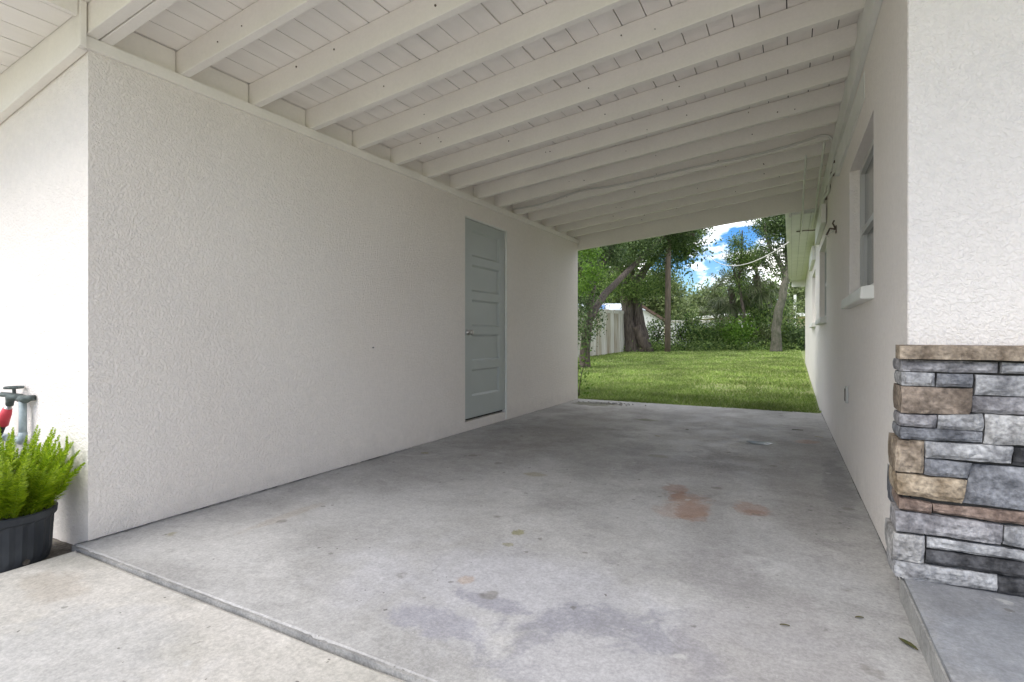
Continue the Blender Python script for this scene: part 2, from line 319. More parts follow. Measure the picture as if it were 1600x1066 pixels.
# ------------------------------------------------------------------ ground, slab, driveway
xs = np.unique(np.concatenate([np.linspace(-300, -20, 15), np.linspace(-20, 10, 61), np.linspace(10, 300, 15)]))
ys = np.unique(np.concatenate([np.linspace(-200, -4, 12), [7.4, 7.5], np.linspace(7.5, 30, 60), np.linspace(30, 400, 20)]))
V = np.array([(x, y, GZ(x, y)) for y in ys for x in xs]); nx = len(xs)
Fq = np.array([(j * nx + i, j * nx + i + 1, (j + 1) * nx + i + 1, (j + 1) * nx + i) for j in range(len(ys) - 1) for i in range(nx - 1)])
M['lawn'] = material('lawn_soil', (.16, .23, .06), .95, (.27, .30, .12), 1.3, .8, 40, .02, fine=.35, fscale=45)
tag(npmesh('ground', V, Fq, M['lawn'], smooth=True), kind='structure')
def sheet(name, x0, x1, y0, y1, ztop, zbot, m, nxx=40, nyy=40, wob=.0015, edge=.004):
    gx = np.linspace(x0, x1, nxx); gy = np.linspace(y0, y1, nyy); gx[1] = gx[0] + .012; gx[-2] = gx[-1] - .012; gy[1] = gy[0] + .012; gy[-2] = gy[-1] - .012; b = MB(); vs = []
    for j, y in enumerate(gy):
        for i, x in enumerate(gx):
            q = mnoise.noise(Vector((x * 1.3, y * 1.3, 3))) * wob; ex = ey = 0; dz = 0
            if j in (0, nyy - 1): ey = mnoise.noise(Vector((x * 9, y, 1))) * edge; dz = -.004 - abs(mnoise.noise(Vector((x * 14, y, 5)))) * .006
            if i in (0, nxx - 1): ex = mnoise.noise(Vector((x, y * 9, 1))) * edge; dz = -.003
            vs.append((x + ex, y + ey, ztop + q + dz))
    fs = [(j * nxx + i, j * nxx + i + 1, (j + 1) * nxx + i + 1, (j + 1) * nxx + i) for j in range(nyy - 1) for i in range(nxx - 1)]
    ring = [i for i in range(nxx)] + [j * nxx + nxx - 1 for j in range(1, nyy)] + [(nyy - 1) * nxx + i for i in range(nxx - 2, -1, -1)] + [j * nxx for j in range(nyy - 2, 0, -1)]
    o = len(vs); vs += [(vs[i][0], vs[i][1], zbot) for i in ring]; n = len(ring)
    fs += [(ring[(k + 1) % n], ring[k], o + k, o + (k + 1) % n) for k in range(n)]
    b.add(vs, fs); return b.build(name, m)
tag(sheet('carport_slab', -2.885, .42, 1.168, 7.5, 0, -.2, M['slab'], 60, 90, .003, .006), kind='structure')
tag(sheet('driveway', -2.83, 6.5, -9, 1.1535, -.011, -.2, M['apron'], 60, 60, .003, .006), kind='structure')
tag(MB().box(-2.9, 6.4, 1.12, 1.175, -.2, -.05).build('joint_strip', M['crack']), kind='structure')
b = MB(); n = 150
for k in range(n):
    xa_, xb_ = -2.882 + 3.23 * k / n, -2.882 + 3.23 * (k + 1) / n; w_ = lambda x: 1.1625 - .004 * abs(mnoise.noise(Vector((x * 11, 2, 0)))); h_ = lambda x: -.001 - .004 * abs(mnoise.noise(Vector((x * 17, 6, 0))))
    b.hexa([(xa_, w_(xa_), -.06), (xb_, w_(xb_), -.06), (xb_, 1.172, -.06), (xa_, 1.172, -.06), (xa_, w_(xa_), h_(xa_)), (xb_, w_(xb_), h_(xb_)), (xb_, 1.172, h_(xb_)), (xa_, 1.172, h_(xa_))])
tag(b.build('slab_edge', M['edge']), kind='structure')
tag(sheet('porch_step', .352, 4.2, -1.2, 2.40, .094, -.15, M['porch'], 40, 40, .002, .004), kind='structure')
tag(MB().box(.345, .3515, -1.19, 2.34, -.15, .080).build('step_riser', M['riser']), kind='structure')
tag(sheet('bounce_paving', -9, -4.05, -9, 1.2, -.03, -.2, M['apron'], 40, 40, .003, .006), kind='structure')  # unseen pale paving added to bounce light towards the carport
tag(sheet('soil_bed', -4.03, -2.835, -9, 1.22, -.048, -.2, M['soil'], 80, 60, .02, .01), kind='structure')
# dark ragged joint along the foot of both walls
def foot(name, XF, y0, y1, side, wmax):
    b = MB(); vs = []; fs = []; n = int((y1 - y0) / .025)
    for i in range(n + 1):
        y = y0 + (y1 - y0) * i / n; ww = wmax * (.18 + .85 * abs(mnoise.noise(Vector((y * 3.1, side, 0)))) + .55 * abs(mnoise.noise(Vector((y * 23, side, 4)))))
        if name == 'wall_foot_joint': ww *= max(.45, 1.9 - .5 * (y - 1.2))
        x = XF(y) - side * .01; vs += [(x, y, .002), (x + side * (ww + .01), y, .0045 + .003 * mnoise.noise(Vector((y * 30, 1, 1))))]
    fs = [(2 * i, 2 * i + 1, 2 * i + 3, 2 * i + 2) if side > 0 else (2 * i, 2 * i + 2, 2 * i + 3, 2 * i + 1) for i in range(n)]
    b.add(vs, fs); return tag(b.build(name, M['crack']), kind='structure')
foot('wall_foot_joint', XL, 1.17, 7.41, 1, .026); foot('house_foot_joint', XR, 2.5, 7.45, -1, .010)

# ------------------------------------------------------------------ walls with openings
def wall_x(mb, XF, y0, y1, z0, z1f, holes, depth, sgn):
    """wall lying along Y with its face on XF(y); sgn = side the inside of the wall lies on; z1f(y) top; holes (ya,yb,za,zb)"""
    Ys = sorted(set([y0, y1] + [h for q in holes for h in q[:2]] + list(np.linspace(y0, y1, 9)))); Zs = sorted(set([z0] + [h for q in holes for h in q[2:]]))
    Zs = Zs + [None]
    def pt(y, z, dx=0): return (XF(y) + dx, y, z1f(y) if z is None else z)
    for a, b_ in zip(Ys[:-1], Ys[1:]):
        for c, d in zip(Zs[:-1], Zs[1:]):
            ym = (a + b_) / 2; zm = (c + (d if d is not None else 99)) / 2
            if any(q[0] < ym < q[1] and q[2] < zm < q[3] for q in holes): continue
            mb.add([pt(a, c), pt(b_, c), pt(b_, d), pt(a, d)], [(0, 1, 2, 3) if sgn > 0 else (3, 2, 1, 0)])
    for (a, b_, c, d) in holes:
        D = sgn * depth
        for (p, q) in (((a, c), (a, d)), ((a, d), (b_, d)), ((b_, d), (b_, c)), ((b_, c), (a, c))):
            mb.add([pt(*p), pt(*q), pt(*q, D), pt(*p, D)], [(0, 1, 2, 3)])
    # back and ends
    B = sgn * .19
    mb.add([pt(y0, z0), pt(y0, None), pt(y0, None, B), pt(y0, z0, B)], [(0, 1, 2, 3)])
    mb.add([pt(y1, z0), pt(y1, None), pt(y1, None, B), pt(y1, z0, B)], [(3, 2, 1, 0)])
    mb.add([pt(y0, None), pt(y1, None), pt(y1, None, B), pt(y0, None, B)], [(0, 1, 2, 3)])
    return mb

# storage shed (left)
shed = empty('storage_shed', (-4.5, 4.3, 0), 'off-white stucco storage room closing the left side of the carport', 'storage room')
DY0, DY1, DZ0, DZ1 = 4.365, 5.215, .122, 2.135
wt = lambda y: ZB(-2.85, y) - .058
b = wall_x(MB(), XL, 1.22, 7.41, -.06, wt, [(DY0, DY1, 0.012, DZ1)], .06, -1); b.build('side_wall', M['stucco'], shed)
b = MB(); b.box(-6.2, -3.062, 1.22, 1.41, -.12, 2.3); b.box(-3.062, -2.873, 1.2198, 1.24, -.12, -.06)
b.build('front_wall', M['stucco'], shed)
MB().box(-6.2, -3.062, 7.22, 7.41, -.1, 2.28).build('rear_wall', M['stucco'], shed)
MB().box(-6.2, -6.01, 1.412, 7.218, -.1, 2.05).build('outer_wall', M['stucco'], shed)
# sill block below the door
xw = XL(4.8)
MB().box(xw - .055, xw - .008, DY0 + .004, DY1 - .004, -.05, .095).build('door_sill', M['stucco_house'], shed)
MB().box(xw - .10, xw - .06, DY0 - .02, DY1 + .02, .0, 2.2).build('door_backing', M['dark_gap'], shed)  # dark sheet added behind the door to blacken the gap around it
# metal door edge trim on hinge side and head
b = MB(); b.box(xw - .05, xw + .004, DY1 - .014, DY1 + .006, .012, DZ1 + .006); b.box(xw - .05, xw + .003, DY0 + .0, DY1 - .0145, DZ1 - .010, DZ1 + .006)
b.build('door_frame', M['trim'], shed)
door_y0, door_y1 = DY0 + .010, DY1 - .018; dw = door_y1 - door_y0
b = MB(); X0, X1 = xw - .050, xw - .012
rails = []; z = DZ0; panels = []
zz = DZ0 + .215
for i in range(5): panels.append((zz, zz + .272)); zz += .272 + .083
dtop = DZ1 - .014
b.box(X0, X1, door_y0, door_y0 + .13, DZ0, dtop); b.box(X0, X1, door_y1 - .13, door_y1, DZ0, dtop)
edges = [DZ0] + [q for p in panels for q in p] + [dtop]
for i in range(0, len(edges), 2): b.box(X0, X1 - .0002, door_y0 + .1301, door_y1 - .1301, edges[i], edges[i + 1])
door = b.build('door', M['door'], shed)
for (za, zb) in panels:
    ya, yb = door_y0 + .13, door_y1 - .13; q = MB(); e = .020; xi = X1 - .017
    ring0 = [(X1 - .001, ya, za), (X1 - .001, yb, za), (X1 - .001, yb, zb), (X1 - .001, ya, zb)]
    ring1 = [(xi, ya + e, za + e), (xi, yb - e, za + e), (xi, yb - e, zb - e), (xi, ya + e, zb - e)]
    q.add(ring0 + ring1, [(0, 1, 5, 4), (1, 2, 6, 5), (2, 3, 7, 6), (3, 0, 4, 7), (4, 5, 6, 7)])
    q.build('door_panel', M['door'], door)
kb = MB(); ky, kz = door_y0 + .055, .985
kpts = [(0, .030), (.006, .030), (.008, .012), (.03, .012), (.034, .022), (.045, .027), (.056, .024), (.062, .012), (.0625, .001)]
o_ = len(kb.v); nn = 16
for (dx, r) in kpts:
    for j in range(nn): an = 2 * math.pi * j / nn; kb.v.append((X1 + dx, ky + r * math.cos(an), kz + r * math.sin(an)))
for i in range(len(kpts) - 1):
    for j in range(nn): a = i * nn + j; c = i * nn + (j + 1) % nn; kb.f.append((a, c, c + nn, a + nn))
kb.build('door_knob', M['metal'], door, smooth=True)
for hz_ in (.42, 1.12, 1.83):
    MB().tube([(xw + .004, door_y1 + .012, hz_ - .05), (xw + .004, door_y1 + .012, hz_ + .05)], .008, 8).build('hinge', M['trim'], door)

# main house (right)
house = empty('house', (2.6, 9.4, 0), 'off-white stucco house with stone veneer corner on the right side of the carport', 'house')
W1 = (3.18, 4.30, 1.215, 2.085); W2 = (6.62, 8.0, 1.17, 2.05); W3 = (9.4, 10.8, 1.17, 2.0)
wtop = lambda y: 2.74
wall_x(MB(), XR, 2.35, 16.4, -.08, wtop, [W1, W2, W3], .10, 1).build('side_wall', M['stucco_house'], house)
MB().box(.3725, 6.0, 2.3465, 2.54, -.05, 2.735).build('front_wall', M['stucco_house'], house)
MB().box(.52, 6.0, 16.2, 16.38, -.1, 2.74).build('rear_wall', M['stucco_house'], house)
def window(W, glassdark=True):
    a, b_, c, d = W; x = XR((a + b_) / 2) + .085; fr = MB(); t = .04
    wd = empty('window', (x, (a + b_) / 2, c)); wd.parent = house; wd.location = Vector(wd['_loc']) - Vector(house['_loc'])
    fr.box(x - .03, x + .03, a + .001, a + t, c + .001, d - .001); fr.box(x - .03, x + .03, b_ - t, b_ - .001, c + .001, d - .001)
    fr.box(x - .03, x + .03, a + t, b_ - t, c + .001, c + t); fr.box(x - .03, x + .03, a + t, b_ - t, d - t, d - .001)
    zm = c + (d - c) * .50
    fr.box(x - .024, x + .024, a + t, b_ - t, zm - .02, zm + .02)
    for yy in (a + t + .03, b_ - t - .03): fr.box(x - .018, x + .012, yy - .014, yy + .014, c + t, zm - .02)
    fr.build('window_frame', M['frame'], wd)
    MB().box(x + .004, x + .010, a + t, b_ - t, c + t, zm - .02).build('pane', M['screen'], wd)
    MB().box(x - .006, x - .001, a + t, b_ - t, zm + .02, d - t).build('pane', M['screen'], wd)
    return wd
for W in (W1, W2, W3):
    window(W); a, b_, c, d = W; x = XR((a + b_) / 2)
    s = MB(); z1 = c - .004
    s.hexa([(x - .055, a - .02, z1 - .075), (x + .09, a - .02, z1 - .075), (x + .09, b_ + .02, z1 - .075), (x - .055, b_ + .02, z1 - .075),
            (x - .050, a - .02, z1 - .012), (x + .09, a - .02, z1 + .012), (x + .09, b_ + .02, z1 + .012), (x - .050, b_ + .02, z1 - .012)])
    s.build('window_sill', M['trim'], house, bevel=.006)
q = lambda y, p_, z_: (XR(y) - p_, y, z_)
MB().hexa([q(3.5, .003, 2.27), q(3.5, -.01, 2.27), q(5.1, -.01, 2.27), q(5.1, .028, 2.27), q(3.5, .003, 2.425), q(3.5, -.01, 2.425), q(5.1, -.01, 2.425), q(5.1, .028, 2.425)]).build('head_board', M['trim'], house)
for (a, b_, zl, zh, p) in ((6.5, 8.1, 2.16, 2.36, .05), (9.3, 10.9, 2.12, 2.34, .05)):
    x = XR((a + b_) / 2); MB().box(x - p, x - .001, a, b_, zl, zh).build('head_board', M['trim'], house, bevel=.003)
# far eave: soffit boards, fascia, roof
y0e, y1e = 7.47, 16.45
for i in range(3):
    MB().box(.0 + i * .108, .0 + i * .108 + .104, y0e, y1e, 2.468, 2.483).build('soffit_board', M['trim'], house)
MB().box(-.03, -.002, y0e, y1e, 2.44, 2.60).build('fascia', M['trim'], house)
MB().box(-.075, -.032, y0e, y1e, 2.52, 2.60).build('gutter', M['trim'], house)
MB().box(.0, .36, y1e + .001, y1e + .03, 2.30, 2.60).build('eave_end', M['trim'], house)
MB().box(.0, .30, 7.4655, 7.4695, 2.484, 2.62).build('eave_filler', M['trim'], house)
rb = MB(); rb.hexa([(-.05, 7.47, 2.605), (6.3, 7.56, 2.75), (6.3, 16.8, 2.75), (-.05, 16.8, 2.605), (-.05, 7.47, 2.66), (6.3, 7.56, 3.6), (6.3, 16.8, 3.6), (-.05, 16.8, 2.66)])
rb.build('rear_roof', M['roof'], house)
rb = MB(); rb.hexa([(.45, 1.1, 2.86), (6.3, 1.1, 2.86), (6.3, 7.54, 2.86), (.45, 7.54, 2.86), (.45, 1.1, 2.93), (6.3, 1.1, 3.6), (6.3, 7.54, 3.6), (.45, 7.54, 2.93)])
rb.build('front_roof', M['roof'], house)  # overhang lengthened out of view to shade the front wall, soffit likewise
MB().box(.45, 6.3, 1.11, 7.5, 2.80, 2.855).build('front_soffit', M['trim'], house)

# stone veneer, traced stone by stone on the plane Y = 2.29
YS = 2.29
def st4(ox, oy, pts): return [PY(ox + x / 4.846, oy + y / 4.846, YS) for x, y in pts]
A = lambda *p: st4(1360, 500, p); B5 = lambda *p: st4(1360, 720, p)
G0_ = 0
G = dict(grey=((.30, .30, .315), (.46, .46, .46)), dark=((.045, .045, .05), (.11, .11, .12)), tan=((.25, .19, .135), (.42, .34, .25)), brown=((.22, .17, .13), (.34, .27, .21)),
         mauve=((.27, .25, .27), (.37, .35, .36)), blue=((.15, .16, .19), (.27, .28, .31)), rose=((.27, .19, .15), (.40, .30, .24)), pale=((.36, .345, .33), (.47, .455, .43)), gold=((.36, .27, .17), (.47, .38, .27)))
def desat(q, f): m_ = sum(q) / 3; return tuple(m_ + (v - m_) * f for v in q)
for k, (a, c) in G.items():
    f_ = .9 if k in ('tan', 'gold', 'rose', 'brown') else .5; a, c = desat(a, f_), desat(c, f_)
    M['st_' + k] = material('stone_' + k, tuple(q * .66 for q in a), .92, tuple(q * .98 for q in c), 16, 1.0, 30, .02, fine=.34, fscale=70, spec=.2)
stones = [  # polygon TL TR BR BL, colour, corner?
    (A((235, 302), (982, 322), (968, 406), (235, 390)), 'mauve', 1), (A((1000, 326), (1500, 338), (1500, 424), (992, 404)), 'grey', 0),
    (A((240, 396), (492, 404), (490, 506), (238, 496)), 'grey', 1), (A((506, 406), (790, 413), (784, 514), (503, 506)), 'blue', 0), (A((806, 416), (1480, 432), (1480, 588), (795, 570)), 'grey', 0),
    (A((235, 506), (782, 524), (752, 716), (235, 706)), 'brown', 1), (A((788, 578), (1300, 592), (1300, 730), (770, 703)), 'mauve', 0), (A((1312, 594), (1700, 604), (1700, 742), (1312, 732)), 'tan', 0),
    (A((225, 714), (505, 724), (500, 820), (228, 804)), 'mauve', 1), (A((516, 722), (856, 712), (855, 843), (513, 828)), 'grey', 0), (A((870, 716), (1290, 738), (1290, 965), (866, 938)), 'pale', 0),
    (A((1302, 744), (1700, 756), (1700, 985), (1302, 966)), 'grey', 0),
    (A((240, 812), (856, 852), (852, 932), (225, 902)), 'blue', 1), (A((195, 908), (410, 918), (405, 1166), (190, 1150)), 'tan', 1),
    (A((420, 922), (1080, 964), (1072, 1088), (415, 1040)), 'grey', 0), (A((1092, 972), (1540, 1000), (1540, 1125), (1080, 1102)), 'dark', 0),
    (A((416, 1050), (768, 1088), (738, 1205), (416, 1172)), 'blue', 0),
    (B5((770, 28), (1440, 78), (1440, 415), (704, 322)), 'blue', 0), (B5((200, 97), (735, 150), (697, 328), (208, 252)), 'gold', 1),
    (B5((222, 282), (465, 327), (460, 402), (222, 368)), 'rose', 1), (B5((476, 334), (1480, 430), (1480, 532), (478, 400)), 'rose', 0),
    (B5((190, 374), (1008, 490), (982, 632), (192, 526)), 'mauve', 1), (B5((1022, 500), (1560, 560), (1560, 745), (996, 632)), 'grey', 0),
    (B5((182, 546), (420, 578), (405, 783), (168, 748)), 'pale', 1), (B5((437, 580), (1500, 735), (1500, 812), (435, 664)), 'grey', 0),
    (B5((425, 674), (1500, 824), (1500, 940), (414, 773)), 'dark', 0),
    (B5((178, 758), (965, 870), (960, 992), (245, 890)), 'grey', 1), (B5((977, 876), (1560, 958), (1560, 1090), (970, 1000)), 'dark', 0),
]
veneer = empty('stone_veneer', (.8, 2.32, .094)); veneer.parent = house; veneer.location = Vector(veneer['_loc']) - Vector(house['_loc'])
MB().box(.374, 1.3, 2.318, 2.349, .05, .905).build('mortar', M['mortar'], veneer)
MB().box(.352, .3695, 2.318, 2.44, .09, .905).build('mortar', M['mortar'], veneer)
def stone(poly, mk, corner, seed, y=YS, back=None):
    TL, TR, BR, BL = poly; nx_, nz_ = (9, 5); rnd = random.Random(seed); vs = []
    pj = rnd.uniform(-.004, .010)
    for j in range(nz_):
        for i in range(nx_):
            s_, t_ = i / (nx_ - 1), j / (nz_ - 1)
            bx = BL[0] * (1 - s_) + BR[0] * s_; bz = BL[1] * (1 - s_) + BR[1] * s_; tx = TL[0] * (1 - s_) + TR[0] * s_; tz = TL[1] * (1 - s_) + TR[1] * s_
            x = bx * (1 - t_) + tx * t_; z = bz * (1 - t_) + tz * t_
            edge = (i in (0, nx_ - 1)) + (j in (0, nz_ - 1)); n_ = mnoise.noise(Vector((x * 16, z * 16, seed * 1.7)))
            yy = y - pj - .010 * n_ - .006 * mnoise.noise(Vector((x * 45, z * 45, seed * 3.1))) + (.007 if edge == 1 else .011 if edge == 2 else -.003)
            if edge: x += .0035 * mnoise.noise(Vector((x * 25, z * 25, seed))); z += .003 * mnoise.noise(Vector((x * 25, z * 25, seed + 9)))
            vs.append((x, yy, z))
    fs = [(j * nx_ + i, j * nx_ + i + 1, (j + 1) * nx_ + i + 1, (j + 1) * nx_ + i) for j in range(nz_ - 1) for i in range(nx_ - 1)]
    ring = list(range(nx_)) + [j * nx_ + nx_ - 1 for j in range(1, nz_)] + [(nz_ - 1) * nx_ + i for i in range(nx_ - 2, -1, -1)] + [j * nx_ for j in range(nz_ - 2, 0, -1)]
    o = len(vs); yb = back or 2.345
    for r in ring:
        x, yy, z = vs[r]
        if corner: x = min(x, .36)if x < .40 else x
        vs.append((x, yb, z))
    n = len(ring); fs += [(ring[(k + 1) % n], ring[k], o + k, o + (k + 1) % n) for k in range(n)]
    MB().add(vs, fs).build('stone', M['st_' + mk], veneer)
    if corner:   # the short leg of the L-shaped corner stone, wrapping onto the side wall
        d = rnd.uniform(.10, .19); x0 = min(TL[0], BL[0]); z0, z1 = BL[1] + .001, TL[1] - .001; g = []
        xin = .3695
        for j in range(4):
            for i in range(4):
                t_, s_ = j / 3, i / 3; e = (i == 3) + (j in (0, 3))
                xx = x0 - .004 - .007 * mnoise.noise(Vector((s_ * 3, t_ * 3, seed))) + (.004 if e == 1 else .007 if e else 0) + (.006 if i == 0 else 0)
                g.append((xx, YS + .006 + s_ * d, z0 + (z1 - z0) * t_))
        m_ = len(g); g += [(xin, q[1], q[2]) for q in g]
        f2 = [(j * 4 + i, (j + 1) * 4 + i, (j + 1) * 4 + i + 1, j * 4 + i + 1) for j in range(3) for i in range(3)]
        rr = [0, 1, 2, 3, 7, 11, 15, 14, 13, 12, 8, 4]
        f2 += [(rr[k], rr[(k + 1) % 12], rr[(k + 1) % 12] + m_, rr[k] + m_) for k in range(12)]
        MB().add(g, f2).build('stone', M['st_' + mk], veneer)
for i, (p, mk, cn) in enumerate(stones): stone(p, mk, cn, i + 1)
for i, (zl, zh, mk, yb) in enumerate([(.28, .42, 'blue', 2.66), (.12, .27, 'mauve', 2.58)]):
    b = MB(); ya = YS + .14
    g = [(XR(3) - .022 - .008 * abs(mnoise.noise(Vector((a * 9, c * 11, i)))) + (.01 if a in (0, 4) or c in (0, 3) else 0), ya + (yb - ya) * a / 4 + .01 * mnoise.noise(Vector((a, c, 3))), zl + (zh - zl) * c / 3) for c in range(4) for a in range(5)]
    b.add(g, [(c * 5 + a, (c + 1) * 5 + a, (c + 1) * 5 + a + 1, c * 5 + a + 1) for c in range(3) for a in range(4)]); b.box(XR(3) - .012, XR(3) - .001, ya + .01, yb - .01, zl + .006, zh - .006)
    b.build('stone', M['st_' + mk], veneer)
# cap stones
xa, za = PY(1405, 561, YS - .03); _, zt = PY(1405, 541, YS - .03)
cuts = [xa, 1.06, 1.8]
for i in range(2):
    x0, x1 = cuts[i] + .002, cuts[i + 1] - .002; b = MB(); n = 12; vs = []
    for t_ in range(n + 1):
        x = x0 + (x1 - x0) * t_ / n
        for (yy, zz_) in ((YS - .03, za), (YS - .03, (za + zt) / 2), (YS - .028, zt), (2.3495, zt + .004), (2.3495, za)):
            k = 0.004 if yy < 2.3 else 0
            vs.append((x, yy + k * mnoise.noise(Vector((x * 22, zz_ * 40, i))) - (.003 if zz_ == (za + zt) / 2 else 0), zz_ + k * .5 * mnoise.noise(Vector((x * 15, yy * 9, 4)))))
    fs = [(t_ * 5 + k, t_ * 5 + (k + 1) % 5, (t_ + 1) * 5 + (k + 1) % 5, (t_ + 1) * 5 + k)[::-1] for t_ in range(n) for k in range(5)] + [(0, 1, 2, 3, 4), tuple(n * 5 + k for k in (4, 3, 2, 1, 0))]
    b.add(vs, fs); b.build('cap_stone', M['st_brown' if False else 'st_tan'], veneer)

# ------------------------------------------------------------------ carport roof
roof = empty('carport_roof', (-1.25, 4.0, 2.4), 'white painted timber carport roof of open rafters under boards, sloping down to the left', 'carport roof')
YF, YR = .62, 7.46
def slab_xy(b, x0, x1, y0, y1, dz0, dz1, jit=0.0):
    """box following the roof slope; dz offsets from the rafter underside"""
    q = lambda: random.uniform(-jit, jit)
    b.hexa([(x0 + q(), y0, ZB(x0, y0) + dz0), (x1 + q(), y0, ZB(x1, y0) + dz0), (x1 + q(), y1, ZB(x1, y1) + dz0), (x0 + q(), y1, ZB(x0, y1) + dz0),
            (x0, y0, ZB(x0, y0) + dz1), (x1, y0, ZB(x1, y0) + dz1), (x1, y1, ZB(x1, y1) + dz1), (x0, y1, ZB(x0, y1) + dz1)]); return b
pw = .1365; x = .385; i = 0
while x > -6.35:
    z = random.uniform(-.0012, .0012); g = random.uniform(.0045, .0075)
    if x > -2.925: slab_xy(MB(), max(x - pw + g / 2, -2.93), x - g / 2, YF, YR + .04, .14 + z, .16 + z, .0012).build('plank', M['plank'], roof)
    if x < -2.8 and x > -4.9: slab_xy(MB(), x - pw + g / 2, min(x - g / 2, -2.869), YF, 1.172, .085 + z, .10 + z, .0012).build('plank', M['plank'], roof)
    x -= pw; i += 1
slab_xy(MB(), -6.4, .40, YF - .01, YR + .05, .164, .20).build('roof_deck', M['dark_gap'], roof)
slab_xy(MB(), -6.45, .44, YF - .03, YR + .08, .203, .25).build('roofing', M['roof'], roof)
slab_xy(MB(), -6.4, .40, YF - .034, YF - .012, .05, .20).build('front_fascia', M['paint'], roof)
ry = [1.205, 1.262] + [1.627 + .4235 * k for k in range(14)]
th = .046
def wobbly(b, x0, x1, y0, y1, dz0, dz1, amp=.004):
    n = 14; s0 = random.random() * 50; vs = []
    for k in range(n + 1):
        xx = x0 + (x1 - x0) * k / n; wy = amp * mnoise.noise(Vector((xx * .9, s0, 0))); wz = amp * .6 * mnoise.noise(Vector((xx * .9, s0, 7)))
        for (yy, dz) in ((y0, dz0 + wz), (y1, dz0 + wz), (y1, dz1), (y0, dz1)): vs.append((xx, yy + wy, ZB(xx, yy) + dz))
    fs = [(k * 4 + j, (k + 1) * 4 + j, (k + 1) * 4 + (j + 1) % 4, k * 4 + (j + 1) % 4) for k in range(n) for j in range(4)] + [(3, 2, 1, 0), tuple(n * 4 + j for j in range(4))]
    return b.add(vs, fs)
for y in ry:
    x1 = XR(y) - .004 if y > 2.35 else .40
    wobbly(MB(), -2.93, x1, y, y + th - (.0 if y > 1.3 else -.006), 0, .1375).build('rafter', M['paint'], roof, bevel=.003)
# blocking between rafters, plate on the wall, front barge beam, rear header, ledger on the house wall
for a, c in zip(ry[1:], ry[2:] + [7.42]):
    slab_xy(MB(), -2.915, -2.895, a + th + .004, c - .004, .0, .136).build('blocking', M['paint'], roof)
    if random.random() < 2: slab_xy(MB(), .345, .362, max(a, 2.36) + th + .004 if a > 2.3 else a + th + .004, c - .004, .03, .132).build('blocking', M['trim'], roof)
b = MB()
for k in range(14):
    ya, yb = 1.19 + (7.42 - 1.19) * k / 14, 1.19 + (7.42 - 1.19) * (k + 1) / 14; q = lambda y: ZB(-2.85, y)
    b.add([(XL(ya) + .018, ya, q(ya) - .060), (XL(yb) + .018, yb, q(yb) - .060), (XL(yb) + .018, yb, q(yb) - .003), (XL(ya) + .018, ya, q(ya) - .003)], [(0, 1, 2, 3)])
    b.add([(XL(ya) - .12, ya, q(ya) - .060), (XL(yb) - .12, yb, q(yb) - .060), (XL(yb) + .018, yb, q(yb) - .060), (XL(ya) + .018, ya, q(ya) - .060)], [(0, 1, 2, 3)])
    b.add([(XL(ya) - .12, ya, q(ya) - .003), (XL(yb) - .12, yb, q(yb) - .003), (XL(yb) + .018, yb, q(yb) - .003), (XL(ya) + .018, ya, q(ya) - .003)], [(3, 2, 1, 0)])
b.add([(XL(1.19) + .018, 1.19, ZB(-2.85, 1.19) - .06), (XL(1.19) - .12, 1.19, ZB(-2.85, 1.19) - .06), (XL(1.19) - .12, 1.19, ZB(-2.85, 1.19) - .003), (XL(1.19) + .018, 1.19, ZB(-2.85, 1.19) - .003)], [(3, 2, 1, 0)])
b.build('wall_plate', M['paint'], roof)
MB().box(-2.862, -2.83, 1.172, 1.198, 2.262, 2.47).build('corner_block', M['paint'], roof, bevel=.003)
slab_xy(MB(), -2.867, -2.845, YF, 1.169, .07, .138).build('soffit_trim', M['paint'], roof)
b = MB()
b.hexa([(-6.3, 1.175, 1.70), (-2.865, 1.175, 2.262), (-2.865, 1.217, 2.262), (-6.3, 1.217, 1.70), (-6.3, 1.175, ZB(-6.3, 1.18) + .11), (-2.865, 1.175, ZB(-2.865, 1.18) + .11), (-2.865, 1.217, ZB(-2.865, 1.2) + .11), (-6.3, 1.217, ZB(-6.3, 1.2) + .11)])
b.build('barge_beam', M['paint'], roof, bevel=.004)
b = MB(); yh0, yh1 = 7.425, 7.463
b.hexa([(-2.95, yh0, 2.225), (.33, yh0, 2.525), (.33, yh1, 2.525), (-2.95, yh1, 2.225), (-2.95, yh0, ZB(-2.95, 7.4) + .138), (.33, yh0, ZB(.33, 7.4) + .138), (.33, yh1, ZB(.33, 7.4) + .138), (-2.95, yh1, ZB(-2.95, 7.4) + .138)])
b.build('rear_header', M['paint'], roof, bevel=.004)
b = MB()
for k in range(12):
    ya, yb = 2.36 + k * .42, 2.36 + (k + 1) * .42; f_ = lambda y, dx, z: (XR(y) + dx, y, z)
    b.hexa([f_(ya, -.030, 2.47), f_(ya, -.001, 2.47), f_(yb, -.001, 2.47), f_(yb, -.030, 2.47), f_(ya, -.030, 2.655), f_(ya, -.001, 2.655), f_(yb, -.001, 2.655), f_(yb, -.030, 2.655)])
b.build('ledger', M['trim'], roof)

